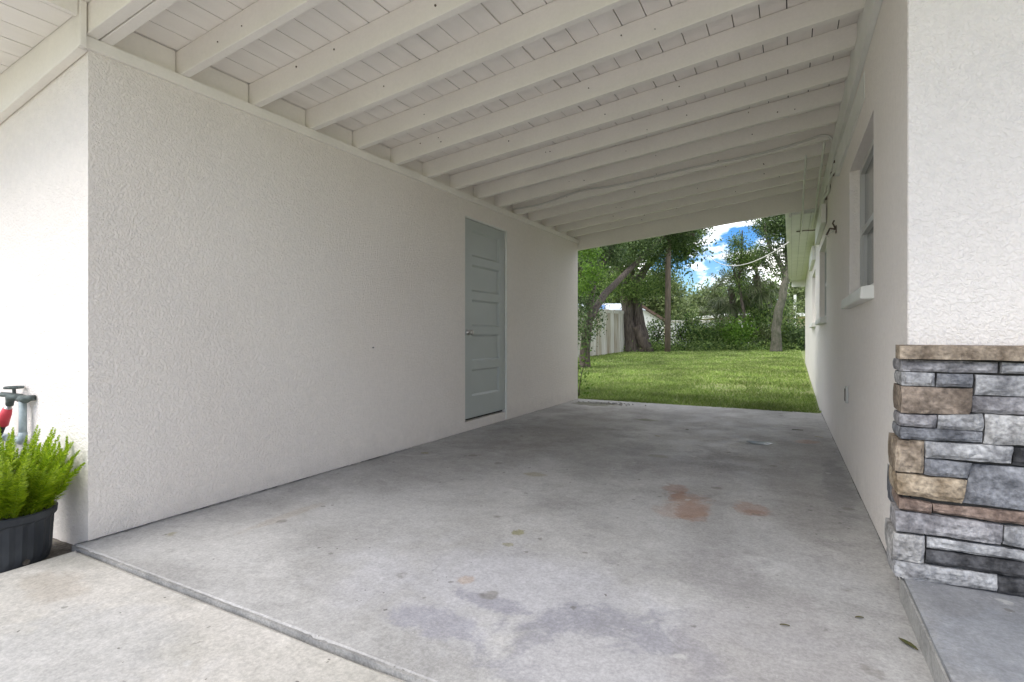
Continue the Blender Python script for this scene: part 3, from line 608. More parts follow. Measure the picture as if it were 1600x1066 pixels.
# ------------------------------------------------------------------ small fittings
def curve_pts(ps, n=10):
    ps = [Vector(p) for p in ps]; r = []
    for i in range(len(ps) - 1):
        p0, p1, p2, p3 = ps[max(i - 1, 0)], ps[i], ps[i + 1], ps[min(i + 2, len(ps) - 1)]
        for k in range(n):
            t_ = k / n; r.append(.5 * ((2 * p1) + (-p0 + p2) * t_ + (2 * p0 - 5 * p1 + 4 * p2 - p3) * t_ ** 2 + (-p0 + 3 * p1 - 3 * p2 + p3) * t_ ** 3))
    return r + [ps[-1]]
yc = ry[11] - .020  # front face of the rafter carrying the cable
def onr(u, v): X, Z = PY(u, v, yc); return (X, yc, Z)
pts = curve_pts([onr(803, 327), onr(850, 318), onr(905, 299), onr(960, 290), onr(1010, 279), onr(1060, 267), onr(1110, 256), onr(1160, 246), onr(1210, 234), onr(1255, 221), onr(1283, 212), (onr(1297, 214)), onr(1304, 226)], 6)
tag(MB().tube(pts, .011, 6).build('ceiling_cable', M['cable'], smooth=True), 'long wavy cable clipped across the rafter in the rear half of the ceiling', 'cable')
nb = MB()
for y in ry[2:]:
    for k in range(4):
        x_ = random.uniform(-2.6, .2); z_ = ZB(x_, y) + random.uniform(.03, .11); nb.tube([(x_, y - .0035, z_), (x_, y + .004, z_)], random.uniform(.003, .0055), 6)
tag(nb.build('nail_head', M['darkwire'], roof), kind='stuff')
def conduit(x, lab, ystart, yend):
    zc = lambda y: ZB(x, y) - .02 if y < 7.0 else 2.455
    pts = [(x, ystart, ZB(x, ystart) - .012), (x, ystart + .3, ZB(x, ystart) - .035), (x, 6.9, 2.56), (x, 7.35, 2.47), (x, 7.6, 2.452), (x, yend, 2.455)]
    e = empty('conduit', (x, ystart, 2.6), lab, 'conduit', 'thin white conduits under the rear rafters')
    pp = curve_pts(pts, 6)
    MB().tube(pp, .011, 6).build('pipe', M['trim'], e, smooth=True)
    MB().box(x - .016, x + .016, 7.425, 7.45, 2.462, 2.49).build('clamp', M['trim'], e)
conduit(.12, 'thin white conduit hanging below the last rafters, the one farther from the house wall', 5.75, 8.9)
conduit(.26, 'thin white conduit hanging below the last rafters, the one closer to the house wall', 5.45, 8.5)
e = empty('wall_conduit', (.33, 5.2, 2.4), 'clipped white conduit running along the top of the house wall behind the head board', 'conduit')
pp = [(XR(y) - .022 - .008 * math.sin(y * 9), y, 2.40 + .012 * math.sin(y * 7)) for y in np.linspace(5.15, 8.4, 26)]
MB().tube(pp, .012, 6).build('pipe', M['trim'], e, smooth=True)
pp = [(XR(y) - .03, y, 2.445 + .006 * math.sin(y * 5)) for y in np.linspace(5.15, 7.3, 14)]
MB().tube(pp, .009, 6).build('pipe', M['trim'], e, smooth=True)
for y in (5.2, 5.55, 6.0, 6.5, 7.0, 7.5): MB().box(XR(y) - .03, XR(y) - .001, y, y + .05, 2.405, 2.435).build('clip', M['darkwire'], e)
pp = [(.31 - .25 * t_, 8.6 + .02 * math.sin(t_ * 9), 2.455) for t_ in np.linspace(0, 1, 6)]
tag(MB().tube(pp, .008, 6).build('soffit_bracket', M['darkwire']), 'short rusty rod fixed across the underside of the rear eave', 'bracket')
# old wire bracket on wall
hy, hz_ = 5.35, 1.875; hx = XR(hy)
e = empty('wall_bracket', (hx, hy, hz_), 'twisted dark wire stub sticking out of the house wall beyond the window', 'bracket')
MB().tube([(hx, hy, hz_), (hx - .05, hy - .02, hz_ + .01), (hx - .07, hy + .05, hz_ - .03)], .008, 6).build('wire', M['darkwire'], e)
MB().tube([(hx, hy + .02, hz_), (hx - .03, hy - .03, hz_ + .05), (hx - .02, hy - .05, hz_ + .07)], .007, 6).build('wire', M['darkwire'], e)
MB().tube(curve_pts([(hx, hy - .01, hz_), (hx - .06, hy + .05, hz_ - .03), (hx - .05, hy + .18, hz_ - .03), (hx - .07, hy + .25, hz_ + .01)], 4), .004, 6).build('wire', M['cable'], e)
MB().box(hx - .008, hx + .0, hy - .03, hy + .03, hz_ - .03, hz_ + .03).build('plate', M['darkwire'], e)
# outlet on right wall
oy = 4.4; ox = XR(oy); e = empty('wall_outlet', (ox, oy, .53), 'small grey outdoor outlet low on the house wall below the window', 'outlet')
MB().box(ox - .016, ox - .0005, oy - .035, oy + .035, .475, .59).build('cover_plate', M['frame'], e, bevel=.003)
MB().box(ox - .021, ox - .0165, oy - .018, oy + .018, .49, .575).build('socket_face', M['darkwire'], e)
# small chip in the left wall
cy_, cz_ = 3.08, .86
c_ = MB(); n = 9; c_.add([(XL(cy_) + .0035, cy_, cz_)] + [(XL(cy_) + .002, cy_ + .014 * math.cos(a) * random.uniform(.6, 1.2), cz_ + .007 * math.sin(a) * random.uniform(.6, 1.2)) for a in np.linspace(0, 2 * math.pi, n)[:-1]], [(0, k + 1, (k + 1) % (n - 1) + 1) for k in range(n - 1)])
c_.build('wall_chip', M['crack'], shed)

# ------------------------------------------------------------------ tap, hose, potted fern
tx, ty = -3.45, 1.185
e = empty('garden_tap', (tx, ty, .4), 'weathered grey garden tap on a standpipe against the white wall at the left edge', 'tap')
MB().tube([(tx, ty, .40), (tx, ty, .63)], .017, 10).build('standpipe', M['galv'], e, smooth=True)
MB().tube([(tx - .35, ty, .415), (tx - .03, ty, .415), (tx, ty, .425), (tx, ty, .46)], .019, 10).build('elbow_pipe', M['galv'], e, smooth=True)
MB().tube([(tx - .03, ty, .63), (tx + .04, ty, .63)], .02, 10).build('elbow', M['verdigris'], e, smooth=True)
MB().tube([(tx + .0, ty - .0, .635), (tx + .035, ty - .0, .635), (tx + .055, ty + .03, .635)], .015, 10).build('wall_pipe', M['verdigris'], e, smooth=True)
MB().tube([(tx - .02, ty, .635), (tx - .09, ty - .02, .639), (tx - .105, ty - .015, .62), (tx - .11, ty - .015, .59)], [.019, .021, .018, .016], 10).build('spout', M['verdigris'], e, smooth=True)
MB().tube([(tx - .07, ty - .01, .655), (tx - .075, ty - .01, .685)], .008, 8).build('valve_stem', M['verdigris'], e)
hb = MB(); hw = [(tx - .075 + .036 * math.cos(a), ty - .01 + .036 * math.sin(a), .685) for a in np.linspace(0, 2 * math.pi, 9)]; hb.tube(hw, .007, 6); hb.tube([(tx - .16, ty - .03, .647), (tx - .09, ty - .02, .647)], .013, 8)
hb.build('handwheel', M['verdigris'], e)
e = empty('garden_hose', (tx - .14, ty - .07, .0), 'black garden hose with a red grip screwed to the tap', 'hose')
h0 = Vector((tx - .112, ty - .018, .59)); h1 = Vector((tx - .155, ty - .03, .49)); h2 = Vector((tx - .20, ty - .05, .40))
MB().tube([h0, h0 + (h1 - h0) * .12, h0 + (h1 - h0) * .13], [.014, .014, .018], 10).build('coupling', M['metal'], e, smooth=True)
MB().tube([h0 + (h1 - h0) * .13, h0 + (h1 - h0) * .4, h1], [.019, .024, .026], 12).build('grip', M['red'], e, smooth=True)
MB().tube(curve_pts([h1, h2, (tx - .26, ty - .15, .2), (tx - .34, ty - .2, -.02), (tx - .7, ty - .3, -.035), (tx - 1.2, ty - .2, -.035)], 6), .018, 10).build('tube', M['rubber'], e, smooth=True)

px_, py_ = -3.03, .985; pz = -.05
pot = empty('plant_pot', (px_, py_, pz), 'black ribbed plastic nursery pot holding the fern beside the wall corner', 'pot')
rib = lambda j, z: .012 * math.cos(j * math.pi) if .03 < z < .2 else 0
MB().lathe((px_, py_, pz), [(.001, 0), (.135, 0), (.143, .012), (.150, .05), (.158, .19), (.160, .20), (.169, .205), (.172, .232), (.166, .238), (.160, .232), (.155, .20)], 48, rib).build('pot_shell', M['black'], pot)
MB().lathe((px_, py_, pz), [(.0005, .205), (.155, .2)], 24).build('potting_soil', M['soil'], pot)
for a in (-1.15, -2.4, .1): 
    c0 = Vector((px_ + .149 * math.cos(a), py_ + .149 * math.sin(a), pz + .035)); nr = Vector((math.cos(a), math.sin(a), 0)); tn = Vector((-nr.y, nr.x, 0))
    vs = [c0 + nr * .0035] + [c0 + nr * .003 + tn * .014 * math.cos(k) + Vector((0, 0, .012 * math.sin(k))) for k in np.linspace(0, 2 * math.pi, 11)[:-1]]
    MB().add(vs, [(0, k + 1, (k + 1) % 10 + 1) for k in range(10)]).build('drain_hole', M['soil'], pot)
M['fern'] = leaf_mat('fern_leaf', [(.15, .26, .010), (.31, .44, .015), (.52, .62, .04)], .4, .5)
fern = empty('foxtail_fern', (px_, py_, pz + .2), 'bright lime-green foxtail fern with upright plumes in the black pot', 'fern')
def plume(root, az, tilt, L, rad, name='plume'):
    d0 = Vector((math.cos(az) * math.sin(tilt * .6), math.sin(az) * math.sin(tilt * .6), math.cos(tilt * .6)))
    d1 = Vector((math.cos(az) * math.sin(tilt * 1.25), math.sin(az) * math.sin(tilt * 1.25), math.cos(tilt * 1.25)))
    n = 46; p = Vector(root); V_ = []; F_ = []; cen = []
    for i in range(n):
        t_ = i / n; d = d0.lerp(d1, t_).normalized(); p = p + d * L / n; cen.append((p.copy(), d, t_))
    for (c, d, t_) in cen[5:]:
        r = rad * min(1, (t_ - .02) * 4) * (1 - t_ ** 1.9) + .004; s1 = d.orthogonal().normalized(); s2 = d.cross(s1)
        for k in range(13):
            a = random.uniform(0, 6.283); q = s1 * math.cos(a) + s2 * math.sin(a); e_ = (q * .86 + d * random.uniform(.45, .9)).normalized()
            ln = r * random.uniform(.75, 1.15); wv = e_.cross(d).normalized() * .0026; o = len(V_)
            b0 = c + d * random.uniform(0, L / n)
            V_ += [b0 - wv * .5, b0 + e_ * ln * .55 + wv, b0 + e_ * ln, b0 + e_ * ln * .55 - wv]; F_.append((o, o + 1, o + 2, o + 3))
    return MB().add(V_, F_)
pl = 0
for i in range(84):
    fr = (i + .5) / 84; az = i * 2.39996 + random.uniform(-.3, .3); tilt = fr ** .75 * .66; rr = .13 * fr ** .5
    L = random.uniform(.30, .43) * (1 - .18 * fr)
    q = plume((px_ + rr * math.cos(az), py_ + rr * math.sin(az), pz + .19), az, tilt, L, random.uniform(.042, .054))
    # keep plumes on this side of the wall
    for k, v_ in enumerate(q.v):
        if v_[1] > 1.205: q.v[k] = (v_[0], 1.205 - random.uniform(0, .01), v_[2])
    q.build('plume', M['fern'], fern); 

# little leaves, puddle on slab
M['deadleaf'] = material('fallen_leaf', (.05, .065, .02), .6, (.09, .07, .03), 60)
def leaf(x, y, a, L, W, lab, z=.004):
    c, s_ = math.cos(a), math.sin(a); vs = []
    for t_, ww in ((0, .02), (.2, .7), (.5, 1), (.8, .6), (1, .02)):
        for sg in (-1, 0, 1):
            lx, ly = (t_ - .5) * L, sg * ww * W / 2; vs.append((x + lx * c - ly * s_, y + lx * s_ + ly * c, z + .003 * abs(sg) + .004 * t_ * (1 - t_) + .001))
    fs = [(i * 3 + j, i * 3 + j + 1, (i + 1) * 3 + j + 1, (i + 1) * 3 + j) for i in range(4) for j in range(2)]
    tag(MB().add(vs, fs).build('fallen_leaf', M['deadleaf'], loc=(x, y, z)), lab, 'leaf', 'fallen leaves on the carport floor')
leaf(.315, 1.99, -.9, .065, .022, 'largest dark fallen leaf on the carport floor beside the porch step')
leaf(-.02, 1.93, .2, .03, .008, 'thin dark leaf sliver on the carport floor left of the biggest fallen leaf')
leaf(.20, 2.10, .4, .028, .010, 'small dark leaf on the floor just behind the biggest fallen leaf')
leaf(.05, 6.0, .1, .10, .03, 'dark leaf lying near the far right end of the carport floor')
leaf(-.93, 5.5, .3, .03, .02, 'tiny dark leaf in the middle of the rear carport floor')
M['water'] = material('puddle_water', (.38, .39, .45), .12, (.2, .2, .22), 9, spec=.6)
b = MB(); vs = [(-.25, 5.12, .006)] + [(-.25 + .105 * math.cos(a) * (1 + .15 * math.sin(3 * a)), 5.12 + .085 * math.sin(a) * (1 + .12 * math.cos(2 * a)), .0048) for a in np.linspace(0, 2 * math.pi, 25)[:-1]]
b.add(vs, [(0, k + 1, (k + 1) % 24 + 1) for k in range(24)]); tag(b.build('puddle', M['water']), 'small pale shiny puddle on the rear carport floor', 'puddle')
# gravel at the left rear corner of the slab
vs = []; fs = []
M['pebble'] = material('pebbles', (.45, .44, .42), .8, (.2, .2, .18), 30)
for i in range(90):
    x, y = random.gauss(-2.25, .18), random.gauss(7.12, .07); r = random.uniform(.006, .017); o = len(vs)
    if y > 7.4: continue
    vs += [(x + r, y, .006), (x, y + r * .8, .006), (x - r, y, .006), (x, y - r * .8, .006), (x, y, .006 + r * .8), (x, y, .001)]
    fs += [(o + a, o + (a + 1) % 4, o + 4) for a in range(4)] + [(o + (a + 1) % 4, o + a, o + 5) for a in range(4)]
tag(MB().add(vs, fs).build('gravel', M['pebble']), 'scatter of small pebbles at the left rear corner of the slab', 'gravel', kind='stuff')

# ------------------------------------------------------------------ lawn blades
def grass(n, xr, yr, name, hmin, hmax, pw_):
    y = yr[0] + (yr[1] - yr[0]) * RNG.random(n) ** pw_; x = xr[0] + (xr[1] - xr[0]) * RNG.random(n)
    keep = (x < .29) & ~((x < -2.85) & (y < 7.42)); x, y = x[keep], y[keep]; n = len(x)
    z = np.array([GZ(a, c) for a, c in zip(x, y)])
    patch = np.array([mnoise.noise(Vector((a * .9, c * .9, 11))) for a, c in zip(x, y)])
    big = np.array([mnoise.noise(Vector((a * .55, c * .55, 31))) + .4 * mnoise.noise(Vector((a * 2.3, c * 2.3, 8))) for a, c in zip(x, y)])
    kp = (RNG.random(n) > np.clip((big - .18) * 2.2, 0, .8)); x, y, z, patch = x[kp], y[kp], z[kp], patch[kp]; n = len(x)
    h = (hmin + (hmax - hmin) * RNG.random(n) ** 1.5) * (1 + .45 * patch); wd = (.0035 + .0012 * (y - 7.5)) * (1 + .4 * RNG.random(n)); a = RNG.random(n) * 6.283; la = RNG.random(n) * 6.283; ln = h * (.25 + .75 * RNG.random(n))
    dx, dy = np.cos(a) * wd, np.sin(a) * wd; lx, ly = np.cos(la) * ln, np.sin(la) * ln
    v0 = np.stack([x - dx, y - dy, z], 1); v1 = np.stack([x + dx, y + dy, z], 1)
    v2 = np.stack([x + lx * .4 + dx * .7, y + ly * .4 + dy * .7, z + h * .6], 1); v3 = np.stack([x + lx, y + ly, z + h], 1)
    V_ = np.stack([v0, v1, v2, v3], 1).reshape(-1, 3); F_ = np.arange(4 * n).reshape(-1, 4)
    return npmesh(name, V_, F_, M['grass'])
M['grass'] = leaf_mat('grass_blades', [(.14, .22, .045), (.22, .32, .07), (.32, .43, .11), (.46, .49, .23)], .3, .5)
tag(grass(290000, (-9, .3), (7.5, 26), 'grass', .02, .062, 1.7), 'bright green mown lawn behind the carport', 'grass', kind='stuff')

tag(grass(5200, (-2.9, .3), (7.455, 7.56), 'edge_grass', .03, .07, 1.0), 'ragged grass creeping over the rear edge of the slab', 'grass', kind='stuff')

# ------------------------------------------------------------------ foliage
def crown_mesh(blobs, n, size, per=14, spread=1.0, shape=.45, droop=0.0, fill=.45):
    """leaf sprays scattered through ellipsoids. blobs: (center, (rx,ry,rz))"""
    vols = np.array([b_[1][0] * b_[1][1] * b_[1][2] for b_ in blobs]) ** .7; vols /= vols.sum()
    nc = max(1, n // per); which = RNG.choice(len(blobs), nc, p=vols)
    C = np.array([tuple(b_[0]) for b_ in blobs])[which]; R = np.array([b_[1] for b_ in blobs])[which]
    d = RNG.normal(size=(nc, 3)); d /= np.linalg.norm(d, axis=1)[:, None]
    rad = (fill + (1 - fill) * RNG.random(nc)) ; cc = C + d * R * rad[:, None]
    cl = np.repeat(cc, per, 0); dr = np.repeat(d, per, 0); m = len(cl)
    off = RNG.normal(size=(m, 3)) * size * 1.9 * spread; p = cl + off
    ax = RNG.normal(size=(m, 3)) + dr * .8 + np.array([0, 0, -droop]); ax /= np.linalg.norm(ax, axis=1)[:, None]
    sd = np.cross(ax, RNG.normal(size=(m, 3))); sd /= np.linalg.norm(sd, axis=1)[:, None]
    L = size * (.6 + .8 * RNG.random(m))[:, None]; W = L * shape
    V_ = np.stack([p, p + ax * L * .5 + sd * W * .5, p + ax * L, p + ax * L * .5 - sd * W * .5], 1).reshape(-1, 3)
    return V_, np.arange(4 * m).reshape(-1, 4)
def B(u, v, d, ru, rv, rd=None):
    return (P(u, v, d), (ru * d / F_PX, (rd or ru * d / F_PX), rv * d / F_PX))
def tree(name, base, limbs, blobs, n, size, mleaf, mbark, label, cat='tree', group=None, per=20, droop=0., extra=None, shape=.45, fill=.45, spread=1.):
    t = empty(name, tuple(base), label, cat, group)
    for i, (pts, rads) in enumerate(limbs):
        cp = curve_pts(pts, 5); rr = np.interp(np.linspace(0, 1, len(cp)), np.linspace(0, 1, len(rads)), rads)
        s0 = random.random() * 90
        cp = [q + Vector((mnoise.noise(Vector((k * .35, s0, 0))), mnoise.noise(Vector((k * .35, s0, 5))), 0)) * rr[k] * .35 for k, q in enumerate(cp)]
        MB().tube(cp, list(rr), 10).build('trunk' if i == 0 else 'limb', mbark, t, smooth=True)
    if blobs:
        V_, F_ = crown_mesh(blobs, n, size, per, droop=droop, shape=shape, fill=fill, spread=spread); npmesh('crown', V_, F_, mleaf, t)
    if extra:
        for (bl, n2, s2, ml2, nm) in extra:
            V_, F_ = crown_mesh(bl, n2, s2, per, shape=.5); npmesh(nm, V_, F_, ml2, t)['kind'] = 'stuff'
    return t
ML = dict(
    dark=leaf_mat('leaf_dark', [(.025, .055, .015), (.08, .13, .04), (.19, .27, .10)], .25),
    mid=leaf_mat('leaf_mid', [(.035, .075, .02), (.12, .20, .045), (.30, .40, .12)], .35),
    bright=leaf_mat('leaf_bright', [(.06, .13, .015), (.13, .25, .03), (.22, .36, .06)], .4),
    olive=leaf_mat('leaf_olive', [(.055, .09, .03), (.15, .20, .065), (.30, .36, .17)], .3),
    palm=leaf_mat('leaf_palm', [(.07, .10, .04), (.13, .16, .07), (.22, .25, .14)], .3),
    dry=leaf_mat('leaf_dry', [(.20, .12, .07), (.27, .18, .10)], .2))
G0 = lambda p: Vector((p.x, p.y, GZ(p.x, p.y) - .03))
def gp(u, d): q = P(u, 525, d); return G0(q)
# near-left tree with the long leaning limb
tree('leaning_tree', gp(913, 13.5), [
    ([gp(913, 13.5), P(917, 520, 13.5), P(923, 470, 13.8), P(926, 430, 14), P(915, 400, 14)], [.15, .12, .10, .09, .05]),
    ([P(922, 500, 13.6), P(940, 466, 14.5), P(965, 440, 16), P(1000, 405, 17.5), P(1040, 365, 19), P(1075, 320, 21)], [.09, .10, .095, .08, .07, .05]),
    ([P(925, 445, 14), P(935, 420, 14.5), P(955, 390, 15), P(960, 340, 15)], [.09, .08, .06, .03]),
    ([P(922, 455, 13.8), P(910, 430, 13), P(895, 400, 12)], [.08, .07, .04])],
    [B(905, 400, 13, 26, 30), B(940, 395, 15, 40, 22), B(910, 455, 13.4, 16, 40), B(908, 515, 13.2, 12, 35), B(985, 385, 17, 50, 20), B(1045, 370, 19.5, 45, 22), B(900, 330, 14, 70, 45), B(1000, 330, 18, 90, 35), B(925, 495, 15.5, 14, 28)],
    62000, .075, ML['dark'], M['bark'], 'leaning tree with a long slanted limb just past the left wall', extra=[([B(918, 392, 11.5, 14, 12), B(926, 425, 12, 13, 14), B(912, 445, 12, 10, 8)], 2600, .055, ML['bright'], 'leaf_spray')])
# big double-trunk tree
tree('double_trunk_tree', gp(995, 20.3), [
    ([gp(986, 20.3), P(984, 520, 20.3), P(979, 485, 20.3), P(979, 455, 20.3), P(985, 420, 20.5), P(990, 380, 20.5), P(1000, 300, 20.5)], [.34, .27, .24, .22, .19, .16, .1]),
    ([gp(1008, 20.2), P(1003, 525, 20.3), P(997, 490, 20.3), P(993, 455, 20.4), P(1005, 425, 21), P(1030, 395, 22), P(1060, 360, 23)], [.36, .25, .21, .19, .15, .11, .06]),
    ([P(995, 510, 20.0), P(1005, 540, 20.0), gp(1018, 20.0)], [.16, .20, .14]),
    ([P(990, 440, 20.5), P(965, 415, 20), P(940, 390, 19)], [.16, .12, .07])],
    [B(985, 395, 20, 42, 28), B(1040, 392, 21, 42, 24), B(1000, 452, 19.6, 26, 14), B(960, 445, 19.5, 26, 20), B(1030, 440, 21.5, 22, 24), B(1072, 384, 20.5, 20, 16), B(1000, 330, 20.5, 110, 45), B(1075, 350, 21, 40, 25)],
    60000, .085, ML['mid'], M['bark'], 'large tree with two fused trunks standing at the right end of the board fence', extra=[([B(1066, 405, 20.5, 24, 22), B(1085, 385, 20, 14, 16)], 700, .14, ML['mid'], 'leaf_spray')])
# utility pole
e = empty('utility_pole', tuple(gp(1043, 19.6)), 'weathered wooden utility pole right of the double-trunk tree', 'pole')
q0 = gp(1043, 19.6); MB().tube([q0, q0 + Vector((.02, 0, 3)), q0 + Vector((.03, 0, 7.2))], [.112, .105, .095], 12).build('shaft', M['pole'], e, smooth=True)
MB().tube([q0 + Vector((0, 0, 4.45)), q0 + Vector((.7, -.2, 4.35)), q0 + Vector((1.0, -.3, 4.3))], [.05, .045, .05], 8).build('arm', M['darkwire'], e)
# slim tree left of palm
tree('slender_tree', gp(1166, 21.5), [
    ([gp(1166, 21.5), P(1164, 500, 21.5), P(1157, 460, 21.5), P(1155, 430, 21.5), P(1158, 400, 21.5), P(1160, 360, 21.5)], [.07, .06, .055, .05, .04, .02]),
    ([P(1156, 450, 21.5), P(1147, 425, 21.5), P(1140, 405, 21.5)], [.03, .025, .015]), ([P(1155, 430, 21.5), P(1166, 405, 21.5), P(1172, 385, 21.5)], [.03, .02, .01])],
    [B(1152, 382, 21.5, 13, 14), B(1164, 408, 21.5, 22, 16), B(1146, 402, 21.5, 12, 12), B(1156, 440, 21.5, 10, 18), B(1182, 400, 22, 12, 16)], 7000, .08, ML['mid'], M['bark'], 'slender tree with an airy crown beneath the sagging wire', fill=.2)
# right oak
tree('right_oak', gp(1213, 19.2), [
    ([gp(1213, 19.2), P(1212, 525, 19.2), P(1216, 490, 19.2), P(1224, 455, 19.3), P(1230, 425, 19.4), P(1232, 390, 19.5), P(1225, 340, 19.5)], [.23, .17, .15, .14, .13, .11, .07]),
    ([P(1229, 430, 19.4), P(1215, 405, 19.5), P(1200, 380, 19.5), P(1195, 350, 19.5)], [.1, .08, .05, .03]),
    ([P(1229, 430, 19.4), P(1250, 400, 19.5), P(1270, 360, 19.5)], [.12, .09, .05])],
    [B(1213, 362, 19.5, 26, 20), B(1228, 395, 19.5, 20, 22), B(1200, 392, 19.7, 18, 12), B(1240, 350, 19.5, 50, 22), B(1190, 352, 20, 16, 8), B(1260, 330, 20, 90, 40), B(1222, 425, 19.6, 14, 12)],
    36000, .08, ML['dark'], M['barkpale'], 'dark-crowned oak with a leaning pale trunk beside the house eave', fill=.25)
# palms
def palm(name, base, top, nfr, R, label, mleaf, trunk_r=.14, skirt=True, seed=1, low=-1.1):
    t = empty(name, tuple(base), label, 'palm'); rnd = random.Random(seed)
    MB().tube(curve_pts([base, (base + top) / 2 + Vector((.05, 0, 0)), top], 5), trunk_r, 10).build('trunk', M['bark'], t, smooth=True)
    for i in range(nfr):
        az = i * 2.4 + rnd.uniform(-.3, .3); el = low + (1.45 - low) * ((i + .5) / nfr); Ls = R * rnd.uniform(.55, .75); b = MB()
        d = Vector((math.cos(az) * math.cos(el), math.sin(az) * math.cos(el), math.sin(el))); tip = top + d * Ls + Vector((0, 0, -.12 * R))
        b.tube(curve_pts([top, top + d * Ls * .5 + Vector((0, 0, .05)), tip], 3), [.02, .018, .014, .012, .012, .012, .01][:7], 5)
        d2 = (tip - top).normalized(); side = d2.cross(Vector((0, 0, 1))).normalized(); up = side.cross(d2)
        nl = 26
        for k in range(nl):
            a = -1.9 + 3.8 * k / (nl - 1); dd = (d2 * math.cos(a) + side * math.sin(a) + up * .12 * rnd.uniform(-1, 1)).normalized(); Lf = R * .62 * (1 - .12 * abs(a)) * rnd.uniform(.85, 1.1)
            wv = dd.cross(up).normalized() * .024; p0 = tip; p1 = tip + dd * Lf * .6 + Vector((0, 0, -.03 * R)); p2 = tip + dd * Lf + Vector((0, 0, -.24 * R * rnd.uniform(.7, 1.4)))
            b.add([p0, p1 - wv, p2, p1 + wv], [(0, 1, 2, 3)])
        b.build('frond', mleaf, t)
    return t
palm('cabbage_palm', gp(1190, 22.3), P(1182, 432, 22.3), 26, 1.15, 'tall cabbage palm with drooping fan fronds between the slender tree and the oak', ML['palm'], seed=3)
palm('leaning_palm', gp(1150, 23.2), P(1142, 452, 23.2), 22, 1.15, 'shorter palm with hanging fronds left of the tall cabbage palm', ML['palm'], seed=8, low=-1.2)
palm('young_palm', gp(1128, 24.5), P(1120, 500, 24.5), 14, 1.3, 'low young palm with broad fans behind the shrubs', ML['palm'], .1, seed=5, low=-.4)
palm('fan_palm', gp(1205, 23.5), P(1203, 470, 23.5), 14, 1.0, 'thin palm with upright fans just left of the oak trunk', ML['mid'], .1, seed=6, low=-.6)
# hedge shrubs
def shrub(u, d, ru, top, ml, label, n=4200, size=.11, depth=.8):
    b0 = gp(u, d); zt = P(u, top, d).z; h = zt - b0.z; r = ru * d / F_PX
    limbs = [([b0 + Vector((0, 0, -.02)), b0 + Vector((.05 * s_, 0, h * .4)), b0 + Vector((r * .6 * s_, .1 * s_, h * .8))], [.04, .03, .012]) for s_ in (-1, .2, 1)]
    blobs = [(b0 + Vector((0, 0, h * .42)), (r, depth, h * .46)), (b0 + Vector((r * .3, 0, h * .7)), (r * .6, depth * .6, h * .32)), (b0 + Vector((-r * .45, 0, h * .55)), (r * .6, depth * .7, h * .36)), (b0 + Vector((0, -.2, h * .15)), (r * .9, depth * .8, h * .2))]
    tree('shrub', b0, limbs, blobs, n, size, ml, M['bark'], label, 'shrub', 'shrubs along the back of the yard', fill=.3)
shrub(1028, 22.5, 18, 500, ML['dark'], 'small dark shrub between the double-trunk tree and the pole', 1500, depth=.5)
shrub(1063, 23, 12, 505, ML['dark'], 'thin loose shrub just right of the utility pole', 700, depth=.5)
shrub(1080, 22.5, 11, 486, ML['mid'], 'narrow upright shrub between the pole and the rounded hedge bush', 1800, depth=.5)
shrub(1104, 21.8, 20, 506, ML['mid'], 'rounded green bush in front of the white wall', 3200)
shrub(1134, 22, 15, 502, ML['olive'], 'tangled olive shrub below the leaning palm')
shrub(1154, 21, 19, 500, ML['bright'], 'bright green vine-covered heap in the middle of the hedge', 2600, .11)
shrub(1186, 22, 15, 470, ML['mid'], 'tall leafy shrub wrapped round the cabbage palm trunk', 3800, depth=.5)
shrub(1197, 21.5, 13, 508, ML['olive'], 'low brownish shrub left of the oak trunk', 2200)
shrub(1234, 21.5, 18, 506, ML['mid'], 'loose shrub between the oak trunk and the house', 3200)
shrub(1256, 20.5, 14, 512, ML['dark'], 'dark shrub tucked against the far end of the house', 2600)
shrub(1225, 26, 30, 462, ML['olive'], 'tall hazy shrub behind the oak near the beige house', 3500, .13)
# weed plant at the rear corner of the shed
b0 = Vector((-2.98, 7.85, GZ(-2.98, 7.85)))
tree('weed_plant', b0, [([b0, b0 + Vector((.03, 0, .3)), b0 + Vector((.10, .05, .62))], [.008, .007, .004]), ([b0, b0 + Vector((-.04, 0, .25)), b0 + Vector((.02, -.04, .48))], [.007, .006, .003])],
     [(b0 + Vector((.07, .02, .52)), (.09, .1, .14)), (b0 + Vector((.03, 0, .25)), (.08, .1, .22))], 220, .06, ML['bright'], M['bark'], 'yellow-green weed growing at the rear corner of the left wall', 'weed', per=6)
# ground litter: low weeds along fence and hedge
blobs = [(gp(u, 20.6 + .6 * math.sin(u)) + Vector((0, 0, .08)), (.5, .35, .14)) for u in range(975, 1262, 9)]
V_, F_ = crown_mesh(blobs, 9000, .09, 8); tag(npmesh('ground_cover', V_, F_, ML['mid']), 'low weeds along the back edge of the lawn', 'weeds', kind='stuff')

